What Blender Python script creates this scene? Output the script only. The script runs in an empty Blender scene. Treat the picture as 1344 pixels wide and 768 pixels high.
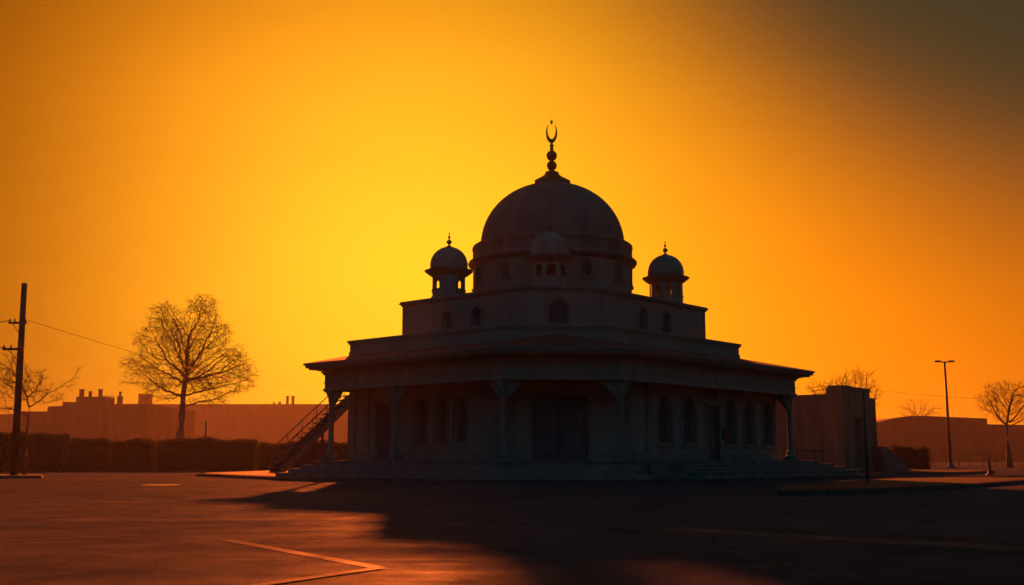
import bpy, bmesh, math, random
import numpy as np
from mathutils import Vector, Matrix
R = math.radians
PI = math.pi
S = bpy.context.scene
COL = S.collection

# ------------------------------------------------------------------ frame of the place
F_PX, CAM_H = 1417.0, 0.87                 # focal length of the lens in 1344-px-wide pixels, eye height
PITCH = math.atan(217.6 / F_PX)
TH = R(41.7)                               # heading of the mosque's right-hand face
OX, OY = 1.90, 35.80                       # virtual (unchamfered) near corner of the mosque
ROT = PI / 2 - TH
SUN_AZ, SUN_EL = R(-5.0), R(12.25)
SUN_DIR = Vector((math.sin(SUN_AZ) * math.cos(SUN_EL), math.cos(SUN_AZ) * math.cos(SUN_EL), math.sin(SUN_EL)))


def xat(u, Y):
    """world x of something standing on the ground at distance Y, seen at picture column u"""
    return (u - 672) / 1434.0 * Y


def zat(v, Y):
    t = (384 - v) / F_PX
    return CAM_H + Y * (math.sin(PITCH) + t * math.cos(PITCH)) / (math.cos(PITCH) - t * math.sin(PITCH))


# ------------------------------------------------------------------ object helpers
def tag(o, label=None, cat=None, group=None, kind=None):
    if label: o['label'] = label
    if cat: o['category'] = cat
    if group: o['group'] = group
    if kind: o['kind'] = kind
    return o


def empty(name, loc=(0, 0, 0), rz=0.0):
    o = bpy.data.objects.new(name, None)
    o.location = loc
    o.rotation_euler = (0, 0, rz)
    COL.objects.link(o)
    return o


class MB:
    """collects shapes for one mesh object"""
    def __init__(self):
        self.v, self.f, self.sm = [], [], []

    def add(self, verts, faces, smooth=False):
        n = len(self.v)
        self.v += [tuple(p) for p in verts]
        self.f += [tuple(i + n for i in q) for q in faces]
        self.sm += [smooth] * len(faces)
        return self

    def box(self, x0, x1, y0, y1, z0, z1):
        v = [(x0, y0, z0), (x1, y0, z0), (x1, y1, z0), (x0, y1, z0), (x0, y0, z1), (x1, y0, z1), (x1, y1, z1), (x0, y1, z1)]
        return self.add(v, [(0, 3, 2, 1), (4, 5, 6, 7), (0, 1, 5, 4), (1, 2, 6, 5), (2, 3, 7, 6), (3, 0, 4, 7)])

    def prism(self, poly, z0, z1, poly2=None):
        """vertical prism over a counter-clockwise polygon"""
        n = len(poly); p2 = poly2 or poly
        v = [(x, y, z0) for x, y in poly] + [(x, y, z1) for x, y in p2]
        f = [(i, (i + 1) % n, n + (i + 1) % n, n + i) for i in range(n)]
        f += [tuple(range(n - 1, -1, -1)), tuple(range(n, 2 * n))]
        return self.add(v, f)

    def loft(self, rings, cap=True, smooth=False):
        n = len(rings[0]); v = [p for r in rings for p in r]; f = []
        for k in range(len(rings) - 1):
            for i in range(n):
                j = (i + 1) % n
                f.append((k * n + i, k * n + j, (k + 1) * n + j, (k + 1) * n + i))
        if cap:
            f.append(tuple(range(n - 1, -1, -1))); f.append(tuple((len(rings) - 1) * n + i for i in range(n)))
        return self.add(v, f, smooth)

    def lathe(self, prof, cx=0, cy=0, n=32, smooth=True, rot=0.0, sx=1, sy=1):
        rings = []
        for r, z in prof:
            r = max(r, 1e-4)
            rings.append([(cx + sx * r * math.cos(2 * PI * i / n + rot), cy + sy * r * math.sin(2 * PI * i / n + rot), z) for i in range(n)])
        return self.loft(rings, True, smooth)

    def tube(self, pts, r, n=6, smooth=True):
        """round bar through points; r is a number or one per point"""
        P = [Vector(p) for p in pts]
        rr = r if isinstance(r, (list, tuple)) else [r] * len(P)
        rings = []
        for i, p in enumerate(P):
            d = (P[min(i + 1, len(P) - 1)] - P[max(i - 1, 0)]).normalized()
            a = d.cross(Vector((0, 0, 1)))
            if a.length < 1e-3: a = d.cross(Vector((1, 0, 0)))
            a.normalize(); b = d.cross(a)
            rings.append([tuple(p + (a * math.cos(2 * PI * k / n) + b * math.sin(2 * PI * k / n)) * rr[i]) for k in range(n)])
        return self.loft(rings, True, smooth)

    def beam(self, p, q, w, h):
        p, q = Vector(p), Vector(q)
        d = (q - p).normalized()
        a = d.cross(Vector((0, 0, 1)))
        if a.length < 1e-3: a = Vector((1, 0, 0))
        a.normalize(); b = a.cross(d)
        rings = [[tuple(c + a * sx * w / 2 + b * sy * h / 2) for sx, sy in ((-1, -1), (1, -1), (1, 1), (-1, 1))] for c in (p, q)]
        return self.loft(rings)

    def plate(self, outline, origin, ex, ey, thick):
        """flat outline (2D) extruded: origin + x*ex + y*ey, thickness along ex x ey"""
        o, ex, ey = Vector(origin), Vector(ex), Vector(ey)
        nrm = ex.cross(ey).normalized()
        n = len(outline)
        v = [tuple(o + ex * x + ey * y - nrm * thick / 2) for x, y in outline] + [tuple(o + ex * x + ey * y + nrm * thick / 2) for x, y in outline]
        f = [tuple(range(n - 1, -1, -1)), tuple(range(n, 2 * n))] + [(i, (i + 1) % n, n + (i + 1) % n, n + i) for i in range(n)]
        return self.add(v, f)

    def build(self, name, mat, parent=None, bevel=0.0, loc=None, rz=0.0):
        me = bpy.data.meshes.new(name)
        me.from_pydata(self.v, [], self.f)
        me.polygons.foreach_set('use_smooth', self.sm)
        me.materials.append(mat)
        bm = bmesh.new(); bm.from_mesh(me)
        if len(bm.verts) < 60000: bmesh.ops.recalc_face_normals(bm, faces=bm.faces)
        bm.to_mesh(me); bm.free()
        me.update()
        o = bpy.data.objects.new(name, me)
        COL.objects.link(o)
        if parent: o.parent = parent
        if loc is not None: o.location = loc
        o.rotation_euler = (0, 0, rz)
        if bevel:
            m = o.modifiers.new('edge', 'BEVEL'); m.width = bevel; m.segments = 2; m.limit_method = 'ANGLE'; m.angle_limit = R(40)
        return o


def copy_tree(o, parent=None):
    c = o.copy(); COL.objects.link(c)
    if parent is not None: c.parent = parent
    for ch in list(o.children): copy_tree(ch, c)
    return c


# ------------------------------------------------------------------ materials
def material(name, color, rough=0.85, var=0.18, scale=3.0, bump=0.0, bscale=40.0, metallic=0.0, color2=None, streak=False, spec=0.3):
    m = bpy.data.materials.new(name); m.use_nodes = True
    nt = m.node_tree; N, L = nt.nodes, nt.links
    p = N['Principled BSDF']
    p.inputs['Roughness'].default_value = rough
    p.inputs['Metallic'].default_value = metallic
    p.inputs['Specular IOR Level'].default_value = spec
    tc = N.new('ShaderNodeTexCoord'); mp = N.new('ShaderNodeMapping')
    L.new(tc.outputs['Object'], mp.inputs['Vector'])
    if streak: mp.inputs['Scale'].default_value = (1.6, 1.6, 0.22)
    n1 = N.new('ShaderNodeTexNoise'); n1.inputs['Scale'].default_value = scale; n1.inputs['Detail'].default_value = 8; n1.inputs['Roughness'].default_value = 0.62
    L.new(mp.outputs[0], n1.inputs['Vector'])
    r = N.new('ShaderNodeValToRGB'); L.new(n1.outputs['Fac'], r.inputs['Fac'])
    c = Vector(color[:3]); c2 = Vector(color2[:3]) if color2 else c * (1 - 2 * var)
    r.color_ramp.elements[0].position = 0.32; r.color_ramp.elements[0].color = (*c2, 1)
    r.color_ramp.elements[1].position = 0.66; r.color_ramp.elements[1].color = (*(c * (1 + var * .5)), 1)
    L.new(r.outputs['Color'], p.inputs['Base Color'])
    if bump:
        n2 = N.new('ShaderNodeTexNoise'); n2.inputs['Scale'].default_value = bscale; n2.inputs['Detail'].default_value = 6
        L.new(tc.outputs['Object'], n2.inputs['Vector'])
        b = N.new('ShaderNodeBump'); b.inputs['Strength'].default_value = bump; b.inputs['Distance'].default_value = 0.02
        L.new(n2.outputs['Fac'], b.inputs['Height']); L.new(b.outputs['Normal'], p.inputs['Normal'])
    return m


M = {}
M['stucco'] = material('weathered_stucco', (0.235, 0.245, 0.195), 0.9, 0.09, 1.3, 0.25, 30, streak=True)
M['trim'] = material('painted_trim', (0.20, 0.205, 0.17), 0.8, 0.14, 2.0, 0.15, 45)
M['dome'] = material('dome_plaster', (0.16, 0.175, 0.135), 0.62, 0.18, 0.9, 0.2, 14, streak=True)
M['turret'] = material('turret_plaster', (0.27, 0.285, 0.23), 0.7, 0.16, 1.6, 0.2, 18, streak=True)
M['stone'] = material('step_stone', (0.19, 0.20, 0.18), 0.75, 0.2, 2.2, 0.3, 35)
M['wood'] = material('dark_painted_door', (0.10, 0.11, 0.12), 0.55, 0.2, 5, 0.2, 60, streak=True)
M['glass'] = material('dark_window_glass', (0.07, 0.08, 0.09), 0.4, 0.15, 2.0, spec=0.05)
M['iron'] = material('painted_iron', (0.06, 0.06, 0.062), 0.5, 0.2, 8, 0.1, 60)
M['brass'] = material('aged_brass', (0.20, 0.14, 0.06), 0.45, 0.2, 6, metallic=0.8)
M['polewood'] = material('weathered_pole_wood', (0.10, 0.075, 0.055), 0.9, 0.25, 6, 0.5, 30, streak=True)
M['bark'] = material('bare_bark', (0.16, 0.11, 0.08), 0.9, 0.25, 8, 0.4, 30)
M['annex'] = material('annex_render', (0.24, 0.18, 0.12), 0.9, 0.18, 0.9, 0.3, 26, streak=True)
M['warehouse'] = material('warehouse_cladding', (0.13, 0.075, 0.045), 0.85, 0.18, 0.4, 0.2, 10, streak=True)
M['flatroof'] = material('bitumen_roof', (0.09, 0.08, 0.075), 0.9, 0.2, 1.0)
M['steel'] = material('galvanised_steel', (0.16, 0.16, 0.16), 0.45, 0.15, 6, metallic=0.6)
M['concrete'] = material('stair_concrete', (0.20, 0.18, 0.15), 0.85, 0.2, 2.5, 0.3, 40)
M['twigleaf'] = None


def roof_tile_material():
    m = material('clay_roof_tiles', (0.26, 0.075, 0.05), 0.8, 0.25, 2.2)
    nt = m.node_tree; N, L = nt.nodes, nt.links; p = N['Principled BSDF']
    tc = N.new('ShaderNodeTexCoord'); br = N.new('ShaderNodeTexBrick')
    br.inputs['Scale'].default_value = 3.2; br.inputs['Mortar Size'].default_value = 0.03
    L.new(tc.outputs['Object'], br.inputs['Vector'])
    b = N.new('ShaderNodeBump'); b.inputs['Strength'].default_value = 0.6; b.inputs['Distance'].default_value = 0.03
    L.new(br.outputs['Fac'], b.inputs['Height']); b.invert = True; L.new(b.outputs['Normal'], p.inputs['Normal'])
    return m


M['tile'] = roof_tile_material()


def rough_sheen(m, rough, normal, amount=.040):
    """broad grazing sheen of coarse stone: far weaker than a smooth surface's Fresnel rim"""
    nt = m.node_tree; N, L = nt.nodes, nt.links
    gl = N.new('ShaderNodeBsdfGlossy'); gl.inputs['Color'].default_value = (1, 1, 1, 1)
    if isinstance(rough, float): gl.inputs['Roughness'].default_value = rough
    else: L.new(rough, gl.inputs['Roughness'])
    L.new(normal, gl.inputs['Normal'])
    lw = N.new('ShaderNodeLayerWeight'); lw.inputs['Blend'].default_value = .5
    pw = N.new('ShaderNodeMath'); pw.operation = 'POWER'; pw.inputs[1].default_value = 3.5; L.new(lw.outputs['Facing'], pw.inputs[0])
    tcn = N.new('ShaderNodeTexCoord'); wn = N.new('ShaderNodeTexNoise'); wn.inputs['Scale'].default_value = 1.1; wn.inputs['Detail'].default_value = 12; wn.inputs['Roughness'].default_value = .72
    L.new(tcn.outputs['Object'], wn.inputs['Vector'])
    wr = N.new('ShaderNodeMapRange'); wr.inputs['From Min'].default_value = .32; wr.inputs['From Max'].default_value = .68
    wr.inputs['To Min'].default_value = amount * .35; wr.inputs['To Max'].default_value = amount * 1.65; L.new(wn.outputs['Fac'], wr.inputs['Value'])
    mu = N.new('ShaderNodeMath'); mu.operation = 'MULTIPLY'; L.new(wr.outputs[0], mu.inputs[1]); L.new(pw.outputs[0], mu.inputs[0])
    mx = N.new('ShaderNodeMixShader'); L.new(mu.outputs[0], mx.inputs[0]); L.new(N['Principled BSDF'].outputs[0], mx.inputs[1]); L.new(gl.outputs[0], mx.inputs[2])
    L.new(mx.outputs[0], N['Material Output'].inputs['Surface'])


def asphalt_material():
    m = bpy.data.materials.new('worn_asphalt'); m.use_nodes = True
    nt = m.node_tree; N, L = nt.nodes, nt.links; p = N['Principled BSDF']
    tc = N.new('ShaderNodeTexCoord')
    def noise(scale, det=8, rough=.6, vec=None, dist=0.0):
        n = N.new('ShaderNodeTexNoise'); n.inputs['Scale'].default_value = scale; n.inputs['Detail'].default_value = det
        n.inputs['Roughness'].default_value = rough; n.inputs['Distortion'].default_value = dist
        L.new(vec or tc.outputs['Object'], n.inputs['Vector']); return n
    def ramp(src, p0, c0, p1, c1):
        r = N.new('ShaderNodeValToRGB'); L.new(src, r.inputs['Fac'])
        r.color_ramp.elements[0].position = p0; r.color_ramp.elements[0].color = c0
        r.color_ramp.elements[1].position = p1; r.color_ramp.elements[1].color = c1; return r
    def mix(kind, fac, a, b):
        x = N.new('ShaderNodeMix'); x.data_type = 'RGBA'; x.blend_type = kind
        if isinstance(fac, float): x.inputs[0].default_value = fac
        else: L.new(fac, x.inputs[0])
        for s, q in ((6, a), (7, b)):
            if isinstance(q, tuple): x.inputs[s].default_value = q
            else: L.new(q, x.inputs[s])
        return x.outputs[2]
    big = ramp(noise(0.22, 6, .65, dist=.6).outputs['Fac'], .35, (.046, .053, .060, 1), .68, (.068, .080, .092, 1))
    grit = ramp(noise(55, 3, .8).outputs['Fac'], .35, (.6, .6, .6, 1), .7, (1.35, 1.35, 1.35, 1))
    col = mix('MULTIPLY', .75, big.outputs[0], grit.outputs[0])
    # repaired patches
    mp = N.new('ShaderNodeMapping'); mp.inputs['Rotation'].default_value = (0, 0, .3); L.new(tc.outputs['Object'], mp.inputs['Vector'])
    vo = N.new('ShaderNodeTexVoronoi'); vo.feature = 'F1'; vo.inputs['Scale'].default_value = .12; vo.distance = 'CHEBYCHEV'
    L.new(mp.outputs[0], vo.inputs['Vector'])
    pr = ramp(vo.outputs['Color'], .62, (1, 1, 1, 1), .66, (.72, .72, .74, 1))
    col = mix('MULTIPLY', .8, col, pr.outputs[0])
    # cracks
    dv = N.new('ShaderNodeMapping'); L.new(tc.outputs['Object'], dv.inputs['Vector'])
    nn = noise(.9, 5, .6)
    va = N.new('ShaderNodeVectorMath'); va.operation = 'SCALE'; va.inputs['Scale'].default_value = 1.1; L.new(nn.outputs['Color'], va.inputs[0])
    vb = N.new('ShaderNodeVectorMath'); vb.operation = 'ADD'; L.new(dv.outputs[0], vb.inputs[0]); L.new(va.outputs[0], vb.inputs[1])
    cr = N.new('ShaderNodeTexVoronoi'); cr.feature = 'DISTANCE_TO_EDGE'; cr.inputs['Scale'].default_value = .33; L.new(vb.outputs[0], cr.inputs['Vector'])
    crk = ramp(cr.outputs['Distance'], .002, (0.25, .25, .25, 1), .011, (1, 1, 1, 1))
    gate = ramp(noise(.12, 3).outputs['Fac'], .45, (0, 0, 0, 1), .6, (1, 1, 1, 1))
    crg = mix('MIX', gate.outputs[0], (1, 1, 1, 1), crk.outputs[0])
    col = mix('MULTIPLY', 1.0, col, crg)
    L.new(col, p.inputs['Base Color'])
    # polished tyre lanes / patches: roughness differences
    lane = N.new('ShaderNodeMapping'); lane.inputs['Scale'].default_value = (.10, .55, 1); lane.inputs['Rotation'].default_value = (0, 0, -.12)
    L.new(tc.outputs['Object'], lane.inputs['Vector'])
    rl = ramp(noise(1.0, 5, .55, lane.outputs[0]).outputs['Fac'], .35, (.46, .46, .46, 1), .7, (.80, .80, .80, 1))
    p.inputs['Specular IOR Level'].default_value = 0.0
    # bump: aggregate, undulation, cracks
    def bump(h, st, dist, nrm=None, inv=False):
        b = N.new('ShaderNodeBump'); b.inputs['Strength'].default_value = st; b.inputs['Distance'].default_value = dist; b.invert = inv
        L.new(h, b.inputs['Height'])
        if nrm: L.new(nrm, b.inputs['Normal'])
        return b.outputs['Normal']
    b1 = bump(noise(1.0, 4, .55, lane.outputs[0]).outputs['Fac'], .55, .20)
    b15 = bump(noise(6, 6, .7).outputs['Fac'], .8, .05, b1)
    b2 = bump(noise(38, 4, .75).outputs['Fac'], .9, .03, b15)
    b3 = bump(crg, .5, .02, b2)
    L.new(b3, p.inputs['Normal'])
    rough_sheen(m, rl.outputs[0], b3)
    return m


M['asphalt'] = asphalt_material()
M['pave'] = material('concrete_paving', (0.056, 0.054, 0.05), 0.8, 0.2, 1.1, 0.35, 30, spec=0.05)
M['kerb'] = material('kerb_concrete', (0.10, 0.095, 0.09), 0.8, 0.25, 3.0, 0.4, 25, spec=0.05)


def worn_paint(name, col, wear=0.5, rough=.6):
    m = bpy.data.materials.new(name); m.use_nodes = True
    nt = m.node_tree; N, L = nt.nodes, nt.links; p = N['Principled BSDF']
    tc = N.new('ShaderNodeTexCoord')
    n = N.new('ShaderNodeTexNoise'); n.inputs['Scale'].default_value = 7; n.inputs['Detail'].default_value = 10; n.inputs['Roughness'].default_value = .75
    L.new(tc.outputs['Object'], n.inputs['Vector'])
    r = N.new('ShaderNodeValToRGB'); L.new(n.outputs['Fac'], r.inputs['Fac'])
    r.color_ramp.elements[0].position = wear - .08; r.color_ramp.elements[0].color = (.052, .05, .048, 1)
    r.color_ramp.elements[1].position = wear + .10; r.color_ramp.elements[1].color = (*col, 1)
    L.new(r.outputs[0], p.inputs['Base Color']); p.inputs['Roughness'].default_value = rough; p.inputs['Specular IOR Level'].default_value = 0
    n2 = N.new('ShaderNodeTexNoise'); n2.inputs['Scale'].default_value = 40; n2.inputs['Detail'].default_value = 4; L.new(tc.outputs['Object'], n2.inputs['Vector'])
    b = N.new('ShaderNodeBump'); b.inputs['Strength'].default_value = .5; b.inputs['Distance'].default_value = .015
    L.new(n2.outputs['Fac'], b.inputs['Height']); L.new(b.outputs['Normal'], p.inputs['Normal'])
    rough_sheen(m, rough, b.outputs['Normal'], .075)
    return m


M['line'] = worn_paint('worn_white_line_paint', (.10, .095, .088), .53)
M['yellow'] = worn_paint('worn_yellow_line_paint', (.072, .062, .042), .50)


def leaf_material():
    m = bpy.data.materials.new('hedge_leaf'); m.use_nodes = True
    nt = m.node_tree; N, L = nt.nodes, nt.links; p = N['Principled BSDF']; out = N['Material Output']
    g = N.new('ShaderNodeNewGeometry')
    r = N.new('ShaderNodeValToRGB'); L.new(g.outputs['Random Per Island'], r.inputs['Fac'])
    r.color_ramp.elements[0].color = (.045, .05, .022, 1); r.color_ramp.elements[1].color = (.11, .085, .035, 1)
    L.new(r.outputs[0], p.inputs['Base Color']); p.inputs['Roughness'].default_value = .7; p.inputs['Specular IOR Level'].default_value = .25
    t = N.new('ShaderNodeBsdfTranslucent'); L.new(r.outputs[0], t.inputs['Color'])
    mx = N.new('ShaderNodeMixShader'); mx.inputs[0].default_value = .22
    L.new(p.outputs[0], mx.inputs[1]); L.new(t.outputs[0], mx.inputs[2]); L.new(mx.outputs[0], out.inputs['Surface'])
    return m


M['leaf'] = leaf_material()
M['hedgecore'] = material('hedge_inner_twigs', (.035, .032, .02), .95, .3, 6, .6, 12)

# ------------------------------------------------------------------ ground, plaza, island
def sheet(name, poly, z, mat, kind='structure'):
    b = MB(); b.add([(x, y, z) for x, y in poly], [tuple(range(len(poly)))])
    o = b.build(name, mat); tag(o, kind=kind); return o


g = MB()
E0, E1 = 900, 960
g.add([(-E0, -120, 0), (E0, -120, 0), (E0, E1, 0), (-E0, E1, 0)], [(0, 1, 2, 3)])
ground = g.build('ground', M['asphalt']); tag(ground, kind='structure')


def AB(a, b):
    return (OX + a * math.sin(TH) - b * math.cos(TH), OY + a * math.cos(TH) + b * math.sin(TH))


def smooth_poly(P, r=0.6, n=5):
    out = []
    for i in range(len(P)):
        a, b, c = Vector(P[i - 1]), Vector(P[i]), Vector(P[(i + 1) % len(P)])
        da, dc = (a - b), (c - b)
        k = min(r, da.length * .45, dc.length * .45)
        s, e = b + da.normalized() * k, b + dc.normalized() * k
        for t in range(n + 1):
            t /= n
            out.append(tuple((s * (1 - t) ** 2 + b * 2 * t * (1 - t) + e * t * t)))
    return out


def inset(P, d):
    out = []; n = len(P)
    for i in range(n):
        a, b, c = Vector(P[i - 1]), Vector(P[i]), Vector(P[(i + 1) % n])
        e1, e2 = (b - a).normalized(), (c - b).normalized()
        n1, n2 = Vector((-e1.y, e1.x)), Vector((-e2.y, e2.x))
        m = (n1 + n2)
        if m.length < 1e-6: m = n1
        m.normalize(); k = d / max(.35, m.dot(n1))
        out.append((b.x + m.x * k, b.y + m.y * k))
    return out


plaza_ccw = [AB(-2.2, 3.2), (3.0, 34.2), AB(2.6, -2.5), AB(17.3, -2.6), (20.8, 59.0), (24.2, 58.6), (29.5, 66.5), (22, 80), (-13.5, 80), (xat(255, 54.5), 54.5), AB(-2.2, 11.3)]
pz = smooth_poly(plaza_ccw, .7)
k = MB(); k.prism(pz, 0, .128, inset(pz, .012)); kerbo = k.build('plaza_kerb', M['kerb']); tag(kerbo, kind='structure')
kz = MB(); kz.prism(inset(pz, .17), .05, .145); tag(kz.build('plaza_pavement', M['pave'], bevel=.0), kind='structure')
isl = smooth_poly([(xat(1018, 25.0), 25.0), (xat(1137, 27.0), 27.0), (xat(1260, 31.5), 31.5), (xat(1390, 43), 43), (xat(1330, 47), 47), (xat(1160, 41), 41), (xat(1030, 31), 31)], 1.0)
k = MB(); k.prism(isl, 0, .118, inset(isl, .012)); tag(k.build('traffic_island_kerb', M['kerb']), kind='structure')
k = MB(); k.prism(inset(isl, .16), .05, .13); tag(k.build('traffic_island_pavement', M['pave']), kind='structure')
isl = smooth_poly([(xat(-40, 47), 47), (xat(57, 48.3), 48.3), (xat(58, 50.6), 50.6), (xat(-40, 51.5), 51.5)], .5)
k = MB(); k.prism(isl, 0, .118, inset(isl, .012)); tag(k.build('verge_kerb', M['kerb']), kind='structure')
k = MB(); k.prism(inset(isl, .14), .05, .13); tag(k.build('verge_soil', M['hedgecore']), kind='structure')


def gpt(u, v):
    Y = CAM_H * 1434 / (v - 601.6)
    return Vector((xat(u, Y), Y))


def ground_line(name, p, q, w, mat, z=.004):
    p, q = gpt(*p), gpt(*q)
    d = (q - p).normalized(); n = Vector((-d.y, d.x)) * w / 2
    seg = 14; b = MB(); rnd = random.Random(int(p.x * 100))
    L_, R_ = [], []
    for i in range(seg + 1):
        c = p.lerp(q, i / seg)
        L_.append((c.x + n.x * rnd.uniform(.9, 1.06), c.y + n.y * rnd.uniform(.9, 1.06), z)); R_.append((c.x - n.x * rnd.uniform(.9, 1.06), c.y - n.y * rnd.uniform(.9, 1.06), z))
    b.add(L_ + R_, [(i, i + 1, seg + 2 + i, seg + 1 + i) for i in range(seg)])
    return tag(b.build(name, mat), kind='structure')


ground_line('parking_line', (300, 706.5), (497, 741.5), .15, M['line'])
ground_line('parking_line', (502, 742.5), (268, 775), .13, M['line'], .008)
ground_line('parking_line', (-60, 712), (190, 700.5), .11, M['line'])
ground_line('parking_line', (215, 645), (400, 658), .08, M['line'])
ground_line('parking_line', (330, 668), (472, 672), .10, M['line'])
ground_line('yellow_road_marking', (875, 692), (1420, 724), .55, M['yellow'])

# ------------------------------------------------------------------ walls with openings
def wall_mb(mb, fn, length, z0, z1, holes, step=1.2, thick=.24, ends=True):
    """wall over u in [0,length]; fn(u, z, depth) -> point; holes = (uc, w, zbot, ztop, rise) with a pointed/round arch of that rise"""
    def top(h, u):
        uc, w, zb, zt, rise = h
        if rise <= 0: return zt
        t = min(1.0, abs(u - uc) / (w / 2))
        return zt - rise + rise * (1 - t ** 1.9) ** .62
    us = {0.0, length}
    n = max(1, int(length / step))
    for i in range(n): us.add(length * i / n)
    for h in holes:
        us = {u for u in us if not (h[0] - h[1] / 2 - .01 < u < h[0] + h[1] / 2 + .01)}
        kk = 12 if h[4] > 0 else 1
        for i in range(kk + 1): us.add(h[0] - h[1] / 2 + h[1] * i / kk)
    us = sorted(us)
    def quad(a, b, c, d): mb.add([a, b, c, d], [(0, 1, 2, 3)])
    for u0, u1 in zip(us[:-1], us[1:]):
        m = (u0 + u1) / 2
        hh = [h for h in holes if abs(m - h[0]) < h[1] / 2]
        spans = []
        if hh:
            h = hh[0]
            if h[2] > z0 + 1e-4: spans.append((z0, h[2], z0, h[2]))
            spans.append((top(h, u0), z1, top(h, u1), z1))
            quad(fn(u0, top(h, u0), 0), fn(u1, top(h, u1), 0), fn(u1, top(h, u1), thick), fn(u0, top(h, u0), thick))
            if h[2] > z0 + 1e-4: quad(fn(u0, h[2], 0), fn(u1, h[2], 0), fn(u1, h[2], thick), fn(u0, h[2], thick))
        else: spans.append((z0, z1, z0, z1))
        for a0, b0, a1, b1 in spans:
            quad(fn(u0, a0, 0), fn(u1, a1, 0), fn(u1, b1, 0), fn(u0, b0, 0))
            quad(fn(u0, a0, thick), fn(u1, a1, thick), fn(u1, b1, thick), fn(u0, b0, thick))
        quad(fn(u0, z1, 0), fn(u1, z1, 0), fn(u1, z1, thick), fn(u0, z1, thick))
    for h in holes:
        for s in (-1, 1):
            u = h[0] + s * h[1] / 2
            quad(fn(u, h[2], 0), fn(u, top(h, u), 0), fn(u, top(h, u), thick), fn(u, h[2], thick))
    if ends:
        for u in (0, length): quad(fn(u, z0, 0), fn(u, z1, 0), fn(u, z1, thick), fn(u, z0, thick))


def flat_fn(p, q):
    """wall face from p to q; depth goes to the left of p->q (inside)"""
    p, q = Vector(p), Vector(q); d = (q - p).normalized(); n = Vector((-d.y, d.x))
    def fn(u, z, dep):
        c = p + d * u + n * dep
        return (c.x, c.y, z)
    return fn, (q - p).length


def arch_outline(w, zb, zt, rise, n=12):
    pts = [(-w / 2, zb), (w / 2, zb)]
    for i in range(n + 1):
        x = w / 2 - w * i / n
        t = min(1.0, abs(x) / (w / 2))
        pts.append((x, zt - rise + rise * (1 - t ** 1.9) ** .62 if rise > 0 else zt))
    return pts


def arched_window(parent, fn, uc, w, zb, zt, rise, bars=4, dep=.16, frame=.055):
    """frame (part) with a pane as its sub-part, set in an opening of a wall"""
    f = MB()
    o = arch_outline(w, zb, zt, rise); i_ = arch_outline(w - 2 * frame, zb + frame, zt - frame * 1.2, rise * .96)
    n = len(o)
    V = [fn(uc + x, z, dep - .06) for x, z in o] + [fn(uc + x, z, dep - .06) for x, z in i_]
    V += [fn(uc + x, z, dep) for x, z in o] + [fn(uc + x, z, dep) for x, z in i_]
    fc = []
    for k in range(n):
        j = (k + 1) % n
        fc += [(k, j, n + j, n + k), (n + k, n + j, 3 * n + j, 3 * n + k), (2 * n + k, 2 * n + j, 3 * n + j, 3 * n + k), (k, j, 2 * n + j, 2 * n + k)]
    f.add(V, fc)
    # raised surround on the wall face
    so = arch_outline(w + .22, zb - .02, zt + .13, rise * 1.02); si = arch_outline(w + .03, zb - .02, zt + .02, rise)
    V = [fn(uc + x, z, -.035) for x, z in so] + [fn(uc + x, z, -.035) for x, z in si] + [fn(uc + x, z, .004) for x, z in so] + [fn(uc + x, z, .004) for x, z in si]
    fc = []
    for k in range(1, n):
        j = (k + 1) % n
        fc += [(k, j, n + j, n + k), (k, j, 2 * n + j, 2 * n + k), (n + k, n + j, 3 * n + j, 3 * n + k)]
    f.add(V, fc)
    # sill
    P = lambda x, z, d: fn(uc + x, z, d)
    hw = w / 2 + .14
    vs = [P(x, z, d) for z in (zb - .11, zb - .025) for x, d in ((-hw, -.09), (hw, -.09), (hw, .0), (-hw, .0))]
    f.add(vs, [(0, 3, 2, 1), (4, 5, 6, 7), (0, 1, 5, 4), (1, 2, 6, 5), (2, 3, 7, 6), (3, 0, 4, 7)])
    # lattice
    for b in range(1, bars + 1):
        x = -w / 2 + w * b / (bars + 1); t = min(1, abs(x) / (w / 2))
        zt2 = zt - rise + rise * (1 - t ** 1.9) ** .62 - .03
        f.beam(P(x, zb + .03, dep - .02), P(x, zt2, dep - .02), .022, .022)
    nz = int((zt - rise - zb) / .42)
    for b in range(1, nz + 2):
        z = zb + (zt - rise - zb) * b / (nz + 1)
        f.beam(P(-w / 2 + .03, z, dep - .02), P(w / 2 - .03, z, dep - .02), .02, .02)
    fo = f.build('window', M['trim'], parent)
    g_ = MB(); io = arch_outline(w - frame, zb + frame / 2, zt - frame * .6, rise)
    V = [fn(uc + x, z, dep + .004) for x, z in io] + [fn(uc + x, z, dep + .02) for x, z in io]; n = len(io)
    g_.add(V, [tuple(range(n)), tuple(range(2 * n - 1, n - 1, -1))] + [(k, (k + 1) % n, n + (k + 1) % n, n + k) for k in range(n)])
    g_.build('pane', M['glass'], fo)
    return fo


# ------------------------------------------------------------------ the mosque
mosque = empty('mosque', (OX, OY, 0), ROT)
tag(mosque, 'large domed mosque with a chamfered columned porch, corner turrets and a crescent finial', 'mosque')


def cham(a0, b0, a1, b1, L_):
    """counter-clockwise outline with the near corner cut off"""
    return [(a0 + L_, b0), (a1, b0), (a1, b1), (a0, b1), (a0, b0 + L_)]


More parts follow.
